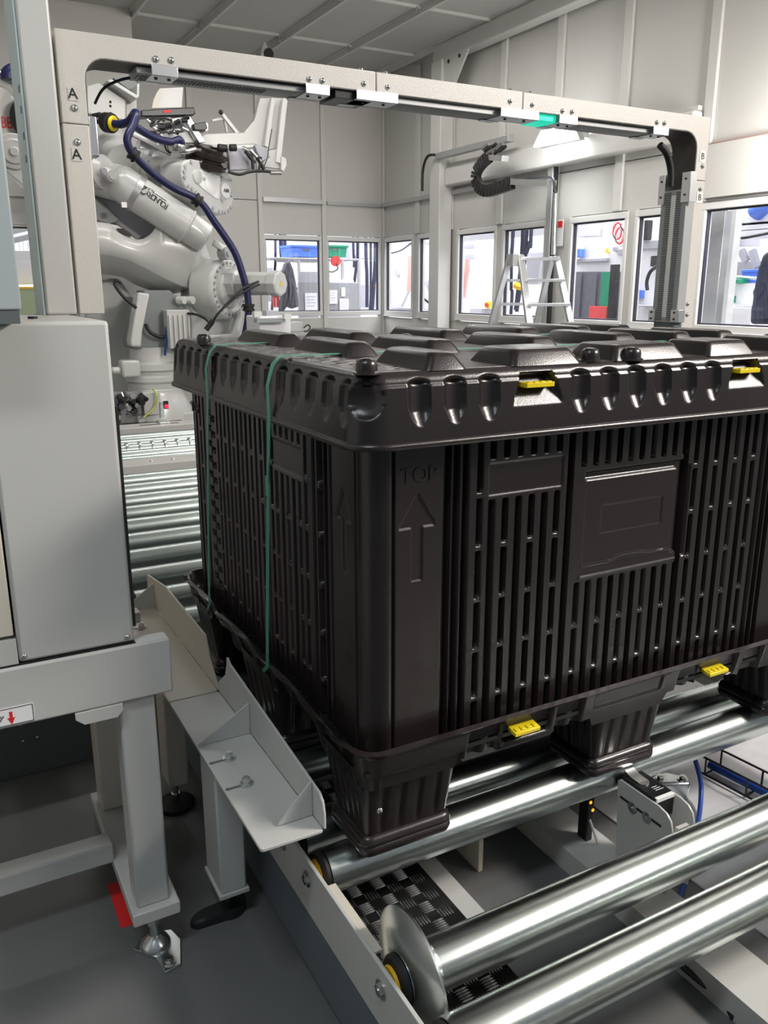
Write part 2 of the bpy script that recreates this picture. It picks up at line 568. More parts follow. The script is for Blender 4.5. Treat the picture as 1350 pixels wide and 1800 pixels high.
def window_x(i, y0, y1, z0=1.0, z1=1.85):
    w = thing('window_%d' % i, 'framed window pane in the right wall', None, (XR, (y0 + y1) / 2, z0), kind='structure')
    f = MB()
    t = 0.035
    xa, xb = XR - 0.018, XR + 0.05
    f.box(xa, xb, y0 - t, y1 + t, z1, z1 + 0.05).box(xa, xb, y0 - t, y1 + t, z0 - 0.05, z0)
    f.box(xa, xb, y0 - t, y0, z0, z1).box(xa, xb, y1, y1 + t, z0, z1)
    f.box(XR - 0.03, XR + 0.05, y0 - t, y1 + t, z0 - 0.07, z0 - 0.05)
    f.build('frame', 'frame', w, bevel=0.004)
    g = MB()
    s = 0.012
    xa, xb = XR + 0.005, XR + 0.035
    g.box(xa, xb, y0, y1, z1 - s, z1).box(xa, xb, y0, y1, z0, z0 + s).box(xa, xb, y0, y0 + s, z0 + s, z1 - s).box(xa, xb, y1 - s, y1, z0 + s, z1 - s)
    g.build('seal', 'seal', w)
    bx(XR + 0.018, XR + 0.024, y0 + s, y1 - s, z0 + s, z1 - s).build('pane', 'glass', w, smooth=False)


def window_y(i, x0, x1, Y, z0=1.0, z1=1.85):
    w = thing('window_%d' % i, 'framed window pane in the end wall', None, ((x0 + x1) / 2, Y, z0), kind='structure')
    f = MB()
    t = 0.03
    ya, yb = Y - 0.018, Y + 0.05
    f.box(x0 - t, x1 + t, ya, yb, z1, z1 + 0.05).box(x0 - t, x1 + t, ya, yb, z0 - 0.05, z0)
    f.box(x0 - t, x0, ya, yb, z0, z1).box(x1, x1 + t, ya, yb, z0, z1)
    f.build('frame', 'frame', w, bevel=0.004)
    g = MB()
    s = 0.012
    ya, yb = Y + 0.005, Y + 0.035
    g.box(x0, x1, ya, yb, z1 - s, z1).box(x0, x1, ya, yb, z0, z0 + s).box(x0, x0 + s, ya, yb, z0 + s, z1 - s).box(x1 - s, x1, ya, yb, z0 + s, z1 - s)
    g.build('seal', 'seal', w)
    bx(x0 + s, x1 - s, Y + 0.018, Y + 0.024, z0 + s, z1 - s).build('pane', 'glass', w, smooth=False)


for i, (a, b) in enumerate(wins_r):
    window_x(i + 1, a + 0.02, b - 0.02, 1.01, 1.84)
window_y(9, 3.125, 3.815, YB, 1.01, 1.84)
window_y(10, 3.935, 4.625, YB, 1.01, 1.84)
window_y(11, -0.33, 0.78, YB2, 1.03, 1.82)

# hall beyond the windows
hw = bx(-8, 14, 15.0, 15.1, 0, 6).build('wall_hall_end', 'machine', smooth=False)
tag(hw, 'white hall wall far behind the end windows', kind='structure')
hw = bx(11.5, 11.6, -6, 15, 0, 6).build('wall_hall_side', 'machine', smooth=False)
tag(hw, 'white hall wall far behind the side windows', kind='structure')

# door gantry: column, beam with gusset, rail
t = thing('door_gantry', 'grey sliding-door gantry with column and overhead beam on the right wall', 'gantry', (4.6, 7.05, 0))
bx(4.50, 4.66, 6.94, 7.14, 0, 3.56).build('column', 'mullion', t, bevel=0.006)
bx(4.52, 4.66, 2.0, 7.14, 3.56, 3.71).build('beam', 'mullion', t, bevel=0.006)
MB().prism([(4.53, 6.94, 3.56), (4.53, 6.50, 3.56), (4.53, 6.94, 3.05)], (0.02, 0, 0)).build('gusset', 'mullion', t)
for y, z in ((6.85, 3.52), (6.65, 3.53)):
    MB().dome((4.53, y, z), 0.02, (-1, 0, 0)).build('bolt', 'ink', t)
bx(4.56, 4.66, 3.6, 6.94, 2.33, 2.53).build('rail', 'mullion', t, bevel=0.02)
bx(4.60, 4.64, 3.6, 6.94, 2.53, 2.56).build('rail_lip', 'mullion', t)
bx(4.46, 4.53, 5.70, 6.97, 2.60, 2.66).build('upper_arm', 'alu_matt', t, bevel=0.004)
MB().tube([(4.49, 6.95, 2.64), (4.42, 7.05, 2.64), (4.42, 7.15, 2.52), (4.42, 7.16, 2.3)], 0.014, smooth=5).build('cable', 'cable_black', t)

t = thing('wall_lamp', 'switched-on white lamp over the sliding-door rail', 'lamp', (4.55, 5.35, 2.56))
lp = [PX(x, y, 4.31) for x, y in ((936, 259), (1010, 244), (1001, 221), (950, 229))]
MB().prism([p + np.array((0.052, 0, 0)) for p in lp], (0.06, 0, 0)).build('housing', 'alu_matt', t)
MB().prism(lp, (0.05, 0, 0)).build('diffuser', 'glow', t, bevel=0.01)
bx(4.42, 4.55, lp[1][1] + 0.1, lp[1][1] + 0.16, 2.50, 2.56).build('arm', 'alu_matt', t)
lt = area('wall_lamp_light', (4.40, 4.95, 2.55), 0.3, 0.5, 20, (0.97, 0.99, 1.0), (4.50, 4.95, 1.5))

# ================================================================== PLASTIC PALLET BOX
BX1, BY1 = 1.3, 1.103
pb = thing('pallet_box', 'large black plastic pallet box with lid, standing on the rollers', 'container', (0.6, 0.55, 0.27))

# --- sleeve
SX0, SX1, SY0, SY1 = 0.04, 1.26, 0.04, 1.063
P, N, S, U = perimeter(SX0, SX1, SY0, SY1, 0.045, 0.00165, 0.0021, 0.03, 10)
zs = np.arange(0.475, 1.0421, 0.0024)
A, B = np.meshgrid(U, zs)
D = np.zeros_like(A)


def slot(a, c, w, z0, z1, depth=0.011, e=0.0022):
    """recess along the side: returns displacement (negative)"""
    return -depth * sst(c - w / 2 - e, c - w / 2 + e * 0.3, A) * (1 - sst(c + w / 2 - e * 0.3, c + w / 2 + e, A)) * sst(z0 - e, z0 + e, B) * (1 - sst(z1 - e, z1 + e, B)) * a


zb = [(0.47, 0.5366), (0.5486, 0.635), (0.646, 0.731), (0.742, 0.827), (0.839, 0.922), (0.935, 1.05)]


def slots_for(mask, cols_full, cols_seg, special):
    d = np.zeros_like(A)
    m = mask.astype(float)[None, :]
    for c, z0, z1 in cols_full:
        d = np.minimum(d, slot(m, c, 0.0105, z0, z1, 0.016))
    for c, bands in cols_seg:
        for z0, z1 in bands:
            d = np.minimum(d, slot(m, c, 0.0095, z0, z1, 0.015))
    for f in special:
        d = f(d, m)
    return d


full_x, seg_x, spec = [], [], []
half_full = [0.186, 0.204, 0.2235, 0.2530]
for c in half_full[:3]:
    full_x += [(c, 0.45, 1.05), (1.2 - c, 0.45, 1.05)]
for side in (0, 1):
    mx = (lambda x: x) if side == 0 else (lambda x: 1.2 - x)
    seg_x.append((mx(0.2525), zb))
    rect_cols = [0.2785, 0.3075, 0.3365, 0.3655, 0.3945, 0.4235]
    for k, c in enumerate(rect_cols):
        if side == 0:
            seg_x.append((mx(c), [(0.992, 1.05)]))
            if k % 2 == 0:
                full_x.append((mx(c), 0.45, 0.917))
            else:
                seg_x.append((mx(c), zb[:4] + [(0.839, 0.917)]))
        else:
            if k % 2 == 0: full_x.append((mx(c), 0.45, 1.05))
            else: seg_x.append((mx(c), zb))
    full_x.append((mx(0.4525), 0.45, 1.05))
for k, c in enumerate(np.linspace(0.4825, 0.7425, 10)):
    seg_x.append((c, [(0.957, 1.05)]))
    if k % 2 == 0: seg_x.append((c, zb[:2] + [(0.646, 0.729)]))
    else: full_x.append((c, 0.45, 0.729))


def recess(x0, x1, z0, z1, dep, e=0.0025, cap=None):
    def f(d, m):
        q = -dep * sst(x0 - e, x0 + e, A) * (1 - sst(x1 - e, x1 + e, A)) * sst(z0 - e, z0 + e, B) * (1 - sst(z1 - e, z1 + e, B)) * m
        return d + q if cap is None else np.minimum(d + q, np.maximum(d, cap))
    return f


def arrow_fn(cx, z0, z1, zh, hw, sw, dep):
    def f(d, m):
        inhead = (B > zh) & (B < z1) & (np.abs(A - cx) < hw * (z1 - B) / (z1 - zh))
        instem = (B >= z0) & (B <= zh) & (np.abs(A - cx) < sw)
        return d + dep * (inhead | instem) * m
    return f


front = [recess(0.271, 0.434, 0.926, 0.982, 0.0025, 0.0015),
         recess(0.490, 0.746, 0.756, 0.944, 0.0095),
         recess(0.470, 0.7265, 0.745, 0.930, -0.0088, 0.002, 0.0),
         recess(0.534, 0.693, 0.821, 0.876, 0.0018, 0.001),
         recess(0.485, 0.765, 0.7395, 0.7435, -0.0022, 0.0018),
         recess(0.079, 0.085, 0.45, 1.05, 0.012, 0.002),
         recess(1.115, 1.121, 0.45, 1.05, 0.012, 0.002),
         recess(0.757, 0.763, 0.745, 0.935, 0.006, 0.002),
         arrow_fn(0.1285, 0.795, 0.948, 0.888, 0.037, 0.011, -0.0028),
         arrow_fn(1.0715, 0.795, 0.948, 0.888, 0.037, 0.011, -0.0028)]
D += slots_for(S == 0, full_x, seg_x, front)
# bottom flap of the document pocket: stepped ridge
zz = np.interp(A, [0.49, 0.56, 0.585, 0.635, 0.66, 0.727], [0.7625, 0.7625, 0.772, 0.772, 0.767, 0.764])
D += 0.0022 * np.exp(-((B - zz) / 0.0022) ** 2) * ((A > 0.49) & (A < 0.73)) * (S == 0)[None, :]

# left side
full_y, seg_y = [], []
for c in (0.19, 0.2085, 0.2285, 0.262, 1.06, 1.035):
    full_y.append((c, 0.45, 1.05))
for k, c in enumerate(np.arange(0.24, 0.84, 0.0293)):
    if 0.315 < c < 0.47:
        seg_y.append((c, [(0.992, 1.05)]))
        if k % 2 == 0: full_y.append((c, 0.45, 0.917))
        else: seg_y.append((c, zb[:4] + [(0.839, 0.917)]))
    elif k % 2 == 0:
        seg_y.append((c, zb))
    elif c > 0.27:
        full_y.append((c, 0.45, 1.05))
for k, c in enumerate(np.arange(0.935, 1.03, 0.0293)):
    if k % 2: seg_y.append((c, zb))
    else: full_y.append((c, 0.45, 1.05))
left = [recess(0.316, 0.468, 0.926, 0.982, 0.0025, 0.0015), recess(0.0905, 0.0955, 0.45, 1.05, 0.012, 0.002),
        arrow_fn(0.14, 0.795, 0.948, 0.888, 0.030, 0.010, -0.0028), arrow_fn(1.0, 0.0, 0.0, 0.1, 0.037, 0.011, 0)]
for zc in np.arange(0.545, 1.0, 0.0385):
    left.append(recess(0.845, 0.872, zc - 0.006, zc + 0.006, 0.012, 0.002))
    left.append(recess(0.880, 0.905, zc - 0.006 + 0.012, zc + 0.006 + 0.012, 0.012, 0.002))
left.append(recess(0.874, 0.878, 0.45, 1.05, 0.006, 0.0015))
D += slots_for(S == 3, full_y, seg_y, left)
Z = np.repeat(zs[:, None], len(U), 1)
sl = grid_mesh('sleeve', ring_points(P, N, D, Z), 'plastic', pb, close_u=True, ang=60)
text('lettering', 'TOP', 'plastic', sl, (0.131, 0.0405, 0.978), (1, 0, 0), (0, 0, 1), 0.036, 0.0022)
text('lettering', 'TOP', 'plastic', sl, (0.0405, 1.0, 0.978), (0, -1, 0), (0, 0, 1), 0.036, 0.0022)

# --- lid
P, N, S, U = perimeter(0.0, BX1, 0.0, BY1, 0.055, 0.0022, 0.0026, 0.03, 14)
zs = np.concatenate([[1.030, 1.0302, 1.0335, 1.037, 1.0405, 1.042], np.arange(1.0445, 1.146, 0.0024)])
A, B = np.meshgrid(U, zs)
off = -0.010 * (B - 1.035) / 0.11
off = np.where(B < 1.041, 0.004 * np.sqrt(np.clip(1 - ((B - 1.0355) / 0.0058) ** 2, 0, 1)), off - 0.001)
off -= 0.0035 * sst(1.1265, 1.1285, B)
rd = 0.018
zr = np.clip((B - (1.148 - rd)) / rd, 0, 0.9999)
off -= rd * (1 - np.sqrt(1 - zr ** 2))
D = np.zeros_like(A)


def notch(c, mask):
    h = np.clip((B - 1.063) / 0.030, 0, 1)
    w = 0.0200 * np.sqrt(h) + 1e-4
    prof = np.sqrt(np.clip(1 - ((A - c) / w) ** 2, 0, 1))
    top = 1 - sst(1.126, 1.140, B + 0.006 * ((A - c) / 0.0200) ** 2)
    return -0.0115 * prof * np.clip((B - 1.063) / 0.022, 0, 1) * top * mask


mf = (S == 0).astype(float)[None, :]
ml = (S == 3).astype(float)[None, :]
pitch = 0.0657
nx_ = [0.112, 0.1775, 0.2435] + [0.600 + pitch * k for k in (-2.5, -1.5, -0.5, 0.5, 1.5, 2.5)] + [1.2 - 0.2435, 1.2 - 0.1775, 1.2 - 0.112]
for c in nx_: D = np.minimum(D, notch(c, mf))
ny_ = [0.060 + 0.06585 * k for k in range(16)]
for c in ny_: D = np.minimum(D, notch(c, ml))
for c in (0.342, 0.858):     # latch pockets: trapezoid with a sloping floor
    hw = 0.053 + (0.033 - 0.053) * np.clip((B - 1.083) / 0.05, 0, 1)
    ins = (1 - sst(hw - 0.0025, hw + 0.0025, np.abs(A - c)))
    q = -0.024 * np.clip((B - 1.083) / 0.046, 0, 1) * ins * (1 - sst(1.1325, 1.1385, B)) * mf
    D = np.minimum(D, q)
cn = (S == -1) & (P[:, 0] < 0.2) & (P[:, 1] < 0.2)
ang_ = np.where(cn, U - 1.25 * PI, 9)[None, :]
D -= 0.016 * np.sqrt(np.clip(1 - (ang_ / 0.62) ** 2 - ((B - 1.108) / 0.030) ** 2, 0, 1))
off = off + D
V = ring_points(P, N, off, B)
lid = grid_mesh('lid', V, 'plastic', pb, close_u=True, ang=55)
# lid top plate with slits
ins = float(off[-1].min())
xs = np.linspace(0.026, BX1 - 0.026, 300)
ys = np.linspace(0.026, BY1 - 0.026, 300)
gx, gy = np.meshgrid(xs, ys)
gz = np.full_like(gx, 1.1476)
k = 0
for yy in np.arange(0.07, 1.04, 0.034):
    k += 1
    for x0 in ((0.045, 0.085) if k % 2 else (0.055, 0.10)):
        gz -= 0.007 * sst(x0, x0 + 0.006, gx) * (1 - sst(x0 + 0.026, x0 + 0.032, gx)) * np.exp(-((gy - yy - (gx - x0) * 0.35) / 0.0042) ** 2)
gz -= 0.010 * np.clip(1 - np.minimum.reduce([gx - 0.026, BX1 - 0.026 - gx, gy - 0.026, 1.077 - gy]) / 0.008, 0, 1)
grid_mesh('top_plate', np.stack([gx, gy, gz], -1), 'plastic', lid, ang=50)
cols_near = [(0.135, 0.215), (0.30, 0.455), (0.525, 0.71), (0.765, 0.905), (0.985, 1.068), (1.12, 1.22)]
cols_far = [(0.135, 0.212), (0.315, 0.40), (0.565, 0.655), (0.80, 0.89), (0.99, 1.07), (1.14, 1.22)]
rows = [(0.028, 0.21), (0.32, 0.575), (0.665, 0.945)]
for r_, (y0, y1) in enumerate(rows):
    for (x0, x1) in (cols_near if r_ == 0 else cols_far):
        if r_ == 0 and x1 - x0 > 0.1: yb0, yb1 = y0, y1 - 0.05
        else: yb0, yb1 = y0, y1
        rings = []
        for ins_, z in ((0, 1.146), (0.002, 1.150), (0.012, 1.166), (0.0155, 1.171), (0.020, 1.1735), (0.028, 1.1745)):
            rings.append([(x, y, z) for x, y in rrect(x0 + ins_, x1 - ins_, yb0 + ins_, yb1 - ins_, 0.012)])
        MB().loft(rings).build('raised_pad', 'plastic', lid, ang=50)
for x, y in ((0.032, 0.034), (0.028, 0.855), (0.485, 0.045), (0.570, 0.030), (0.64, 1.0), (1.268, 0.034), (0.44, 0.62)):
    MB().lathe([(0.0215, 0), (0.021, 0.003), (0.0172, 0.005), (0.0165, 0.014), (0.0150, 0.0190), (0.0110, 0.0228), (0.005, 0.0245), (0.0, 0.0248)], (x, y, 1.146), n=24).build('button', 'plastic', lid, ang=50)
for c in (0.342, 0.858):
    m_ = MB().box(c - 0.029, c + 0.029, 0.001, 0.026, 1.1125, 1.1205)
    for q in range(4): m_.box(c - 0.025 + q * 0.0135, c - 0.016 + q * 0.0135, 0.003, 0.010, 1.1205, 1.1220)
    m_.build('latch', 'yellow', lid, bevel=0.0015)

# --- pallet tray
tray = None
P, N, S, U = perimeter(0.0, BX1, 0.0, BY1, 0.050, 0.003, 0.003, 0.03, 12)
t_ = np.linspace(0, 1, 36)


def zbot(s, u):
    if s == 0: return np.interp(u, [0, 0.205, 0.215, 0.30, 0.31, 0.425, 0.435, 0.52, 0.53, 0.72, 0.73, 0.815, 0.825, 0.935, 0.95, 1.2],
                                [0.428, 0.424, 0.443, 0.437, 0.450, 0.443, 0.440, 0.446, 0.425, 0.425, 0.452, 0.452, 0.462, 0.446, 0.44, 0.44])
    if s == 3: return np.interp(u, [0, 0.20, 0.23, 0.33, 0.36, 0.44, 0.68, 0.72, 0.80, 0.88, 0.92, 1.1],
                                [0.415, 0.415, 0.455, 0.478, 0.465, 0.44, 0.44, 0.455, 0.478, 0.45, 0.43, 0.43])
    return 0.43


zb_ = np.array([zbot(s, u) for s, u in zip(S, U)])
rim = 0.511 + np.where(S == 3, 0.004 * np.sin(U * 23) - 0.012 * np.exp(-((U - 0.12) / 0.05) ** 2) - 0.010 * np.exp(-((U - 0.5) / 0.05) ** 2) - 0.010 * np.exp(-((U - 0.8) / 0.03) ** 2) - 0.006, 0)
Zo = rim[None, :] + (zb_ - rim)[None, :] * t_[:, None]
A = np.repeat(U[None, :], len(t_), 0)
B = Zo
off = -0.004 - 0.02 * (0.511 - B) / 0.09 + 0.006 * np.exp(-((t_[:, None]) / 0.07) ** 2)


def pk(x0, x1, z0, z1, dep, m, e=0.006):
    return -dep * sst(x0 - e, x0 + e, A) * (1 - sst(x1 - e, x1 + e, A)) * sst(z0 - e, z0 + e, B) * (1 - sst(z1 - e, z1 + e, B)) * m


mf = (S == 0).astype(float)[None, :]
ml = (S == 3).astype(float)[None, :]
for x0, x1, dz in ((0.232, 0.292, 0.022), (0.310, 0.408, 0.026), (0.435, 0.487, 0.022), (0.760, 0.808, 0.022), (0.822, 0.925, 0.026), (0.962, 1.01, 0.022)):
    off += pk(x0 - 0.004, x1 + 0.004, 0.40 if dz == 0.022 else 0.454, 0.500, 0.016 if dz == 0.022 else 0.022, mf, 0.006)
off += pk(0.523, 0.705, 0.467, 0.504, 0.004, mf, 0.0015)
off += pk(0.02, 0.215, 0.10, 0.458, 0.006, mf, 0.003)
for c in (0.262, 0.462, 0.784):
    off += 0.009 * np.exp(-((A - c - 0.004) / 0.012) ** 4) * (1 - sst(0.478, 0.490, B)) * mf
for y0, y1, dp in ((0.06, 0.10, 0.012), (0.13, 0.19, 0.02), (0.24, 0.31, 0.022), (0.35, 0.40, 0.018), (0.45, 0.52, 0.012), (0.56, 0.64, 0.01), (0.71, 0.78, 0.022), (0.83, 0.88, 0.018), (0.93, 0.98, 0.012), (1.0, 1.04, 0.012)):
    off += pk(y0, y1, 0.44, 0.492, dp, ml, 0.012)
off += ml * 0.004 * np.sin(A * 47) * np.sin((B - 0.43) * 60)
V = ring_points(P, N, off, B)
# inner side of the rim going down to the tray floor
inner = [(-0.010, 0.002), (-0.014, -0.004), (-0.018, -0.035), (-0.030, -0.042), (-0.40, -0.042)]
Vi = []
for o_, dz in inner[:4]:
    Vi.append(np.stack([P[:, 0] + N[:, 0] * o_, P[:, 1] + N[:, 1] * o_, rim + dz], -1))
Vall = np.concatenate([np.array(Vi)[::-1], V], 0)
tray = grid_mesh('pallet', Vall, 'plastic', pb, close_u=True, ang=60, flip=True)
bx(0.02, 1.28, 0.02, 1.083, 0.462, 0.470).build('tray_floor', 'plastic_in', tray)


def foot(x0, x1, y0, y1):
    P, N, S, U = perimeter(x0, x1, y0, y1, 0.035, 0.004, 0.004, 0.004, 6)
    zf = np.array([0.462, 0.445, 0.43, 0.41, 0.38, 0.35, 0.325, 0.3135, 0.312, 0.309, 0.304, 0.300, 0.297, 0.294, 0.291, 0.287, 0.281, 0.275, 0.2705, 0.2702])
    A, B = np.meshgrid(U, zf)
    off = -0.024 * (0.462 - B) / 0.15
    rib = np.zeros_like(A)
    for s_, lo, hi in ((0, x0, x1), (1, y0, y1), (2, x0, x1), (3, y0, y1)):
        n = 4
        for q in range(n):
            c = lo + 0.035 + (hi - lo - 0.07) * (q + 0.5) / n
            rib = np.minimum(rib, -0.0045 * np.exp(-((A - c) / 0.0055) ** 2) * (S == s_)[None, :])
    off += rib * sst(0.318, 0.328, B) * (1 - sst(0.425, 0.437, B))
    fl_ = np.where(B < 0.3125, 0.012 * np.sqrt(np.clip(1 - ((B - 0.292) / 0.0215) ** 2, 0, 1)) - 0.0035 * np.exp(-((B - 0.294) / 0.0028) ** 2), 0)
    off = np.where(B < 0.3125, -0.024 + fl_, off)
    V = ring_points(P, N, off, B)
    c = np.array([(x0 + x1) / 2, (y0 + y1) / 2])
    last = V[-1].copy()
    last[:, :2] = c + (last[:, :2] - c) * 0.02
    V = np.concatenate([V, last[None]], 0)
    return grid_mesh('foot', V, 'plastic', tray, close_u=True, flip=True, ang=50)


for (x0, x1) in ((0.016, 0.236), (0.552, 0.768), (1.10, 1.285)):
    for (y0, y1) in ((0.036, 0.215), (0.44, 0.68), (0.89, 1.07)):
        foot(x0, x1, y0, y1)
MB().dome((0.058, 0.0415, 0.375), 0.006, (0, -1, 0.1)).build('rivet', 'steel', tray)
for c in (0.345, 0.858):
    m_ = MB().prism([(c - 0.029, -0.007, 0.4725), (c + 0.029, -0.007, 0.4725), (c + 0.029, 0.03, 0.478), (c - 0.029, 0.03, 0.478)], (0, 0, 0.0075))
    for q in range(4): m_.box(c - 0.025 + q * 0.0135, c - 0.015 + q * 0.0135, -0.003, 0.008, 0.481, 0.4835)
    m_.build('latch', 'yellow', tray, bevel=0.0015)

# --- strapping bands
for y, lab in ((0.405, 'green strapping band around the black box, the one with the buckle'), (0.805, 'green strapping band around the black box, farther from its front corner')):
    w = 0.0075
    path = [(0.004, 0.475), (-0.0035, 0.509), (0.03, 0.60), (0.033, 0.9), (-0.0035, 1.045), (-0.0065, 1.10), (0.003, 1.138), (0.016, 1.151), (0.05, 1.1525), (0.6, 1.1525), (1.25, 1.1525), (1.285, 1.150), (1.298, 1.137), (1.306, 1.10), (1.304, 0.51), (1.29, 0.475)]
    path[2:4] = [(-0.0045, 0.60), (-0.0045, 0.9)]
    s_ = MB()
    rings = []
    for i, (x, z) in enumerate(path):
        a, b = path[max(i - 1, 0)], path[min(i + 1, len(path) - 1)]
        d = np.array([b[0] - a[0], b[1] - a[1]]); d /= np.linalg.norm(d)
        nn = np.array([-d[1], d[0]]) * 0.0006
        dy = 0.05 * (1 if i == 0 or i == len(path) - 1 else 0) - (0.072 if y < 0.5 else 0.095) * min(1, max(0, (z - 0.51) / 0.63)) + (0.017 if y < 0.5 else 0.019)
        dy = -dy
        rings.append([(x + nn[0], y - w - dy, z + nn[1]), (x + nn[0], y + w - dy, z + nn[1]), (x - nn[0], y + w - dy, z - nn[1]), (x - nn[0], y - w - dy, z - nn[1])])
    s_.loft(rings)
    o = thing('packing_strap', lab, 'strap', (-0.004, y, 0.475))
    s_.build('band', 'strap', o, ang=60)
    if y < 0.5:
        yb_ = y - 0.030
        bx(-0.0075, -0.0048, yb_ - 0.0085, yb_ + 0.0085, 0.885, 0.925).build('buckle', 'strap', o)
        MB().prism([(-0.006, yb_ - 0.012, 0.93), (-0.006, yb_ - 0.004, 0.90), (-0.006, yb_ - 0.0075, 0.90), (-0.006, yb_ - 0.0145, 0.965)], (-0.001, 0, 0)).build('loose_end', 'strap', o)

# ================================================================== ROLLER CONVEYOR
cv = thing('roller_conveyor', 'galvanised roller conveyor with light grey side rails under the black box', 'conveyor', (0.6, 2.0, 0))
RZ, RR = 0.228, 0.042
RX0, RX1 = -0.045, 1.285
bx(-0.054, -0.047, -1.6, 5.35, 0.150, 0.262).build('side_rail', 'grey', cv, bevel=0.001)
bx(1.367, 1.374, -1.6, 5.35, 0.150, 0.262).build('side_rail', 'grey', cv, bevel=0.001)
bx(-0.047, -0.014, -1.6, 5.35, 0.150, 0.157).build('rail_flange', 'cream', cv)
bx(1.334, 1.367, -1.6, 5.35, 0.150, 0.157).build('rail_flange', 'cream', cv)
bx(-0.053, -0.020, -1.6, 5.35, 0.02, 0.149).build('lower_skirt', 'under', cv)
for y0, y1 in ((3.80, 3.99), (5.20, 5.40)):
    bx(-0.04, 1.36, y0, y1, 0.20, 0.272).build('cross_beam', 'grey', cv, bevel=0.003)
bx(-0.04, 1.36, 4.0, 4.03, 0.21, 0.262).build('dark_gap_fill', 'rubber', cv)  # gap's darkness put in as a black strip between the roller sections
bx(0.82, 1.12, 5.29, 5.31, 0.2725, 0.274).build('slot', 'ink', cv)
bx(-0.0465, -0.022, -0.115, 0.062, 0.236, 0.240).build('rail_flange', 'cream', cv)
for x in (0.57, 0.70):
    MB().dome((x, 3.88, 0.272), 0.012, (0, 0, 1)).build('bolt', 'steel', cv)


def roller(y, flange=False, plain=False):
    x0 = -0.020
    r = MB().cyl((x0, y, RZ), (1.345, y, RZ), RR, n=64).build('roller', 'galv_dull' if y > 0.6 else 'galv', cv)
    if plain: return r
    MB().lathe([(0.020, 0), (0.036, 0.002), (0.040, 0.006), (0.040, 0.013), (0.030, 0.0135)], (-0.034, y, RZ), (1, 0, 0), 28).build('bearing', 'rubber', r)
    MB().lathe([(0.012, 0), (0.026, 0.001), (0.027, 0.006), (0.020, 0.007)], (-0.040, y, RZ), (1, 0, 0), 24).build('cap', 'orange_cap', r)
    MB().hexbolt((-0.054, y, RZ - 0.003), 0.0105, (-1, 0, 0), 0.006).build('axle_bolt', 'steel', r)
    if flange:
        MB().lathe([(0.040, -0.004), (0.102, 0.012), (0.105, 0.014), (0.105, 0.018), (0.102, 0.020), (0.046, 0.034), (0.043, 0.05)], (-0.016, y, RZ), (1, 0, 0), 56).build('flange', 'zinc', r)
    return r


roller(-0.312)
roller(-0.171, flange=True)
roller(0.114)
roller(0.232)
for y in np.arange(0.232 + 0.24, 3.75, 0.24):
    roller(y, plain=y > 1.9)
for y in np.arange(4.12, 5.15, 0.21):
    r = roller(y, plain=True)
    if abs(y - 4.54) < 0.05:
        s_ = MB()
        for xx in np.arange(0.3, 1.25, 0.085):
            s_.cyl((xx, y, RZ), (xx + 0.012, y, RZ), RR + 0.012, n=20)
        s_.build('sprocket_teeth', 'galv', r)
roller(-0.72)
# frame below
lower = MB()
bx(0.575, 0.582, -1.2, 1.5, 0.0, 0.055).build('channel_web', 'grey', cv)
bx(0.582, 0.685, -1.2, 1.5, 0.048, 0.055).build('channel_flange', 'grey', cv)
bx(0.680, 0.687, -1.2, 1.5, 0.0, 0.048).build('channel_web', 'grey', cv)
for y in (0.30, -0.60):
    bx(0.30, 0.50, y, y + 0.012, 0.02, 0.175).build('bracket_plate', 'cream', cv, bevel=0.001)
    bx(0.40, 0.412, y - 0.09, y, 0.0, 0.175).build('bracket_plate', 'cream', cv, bevel=0.001)
    bx(0.50, 0.512, y - 0.05, y + 0.012, 0.10, 0.165).build('bracket_plate', 'cream', cv, bevel=0.001)
    MB().hexbolt((0.36, y, 0.13), 0.008, (0, -1, 0), 0.005).build('bolt', 'steel', cv)
for x0 in (0.92, 1.02):
    bx(x0, x0 + 0.006, -1.0, -0.30, 0.0, 0.11).build('bracket_plate', 'grey', cv)
bx(0.92, 1.026, -1.0, -0.30, 0.11, 0.116).build('bracket_plate', 'cream', cv)
bx(-0.01, 1.26, -0.52, -0.50, 0.0, 0.13).build('bracket_plate', 'grey', cv)
bx(0.24, 0.30, 0.02, 0.26, 0.0, 0.06).build('bracket_plate', 'grey', cv)

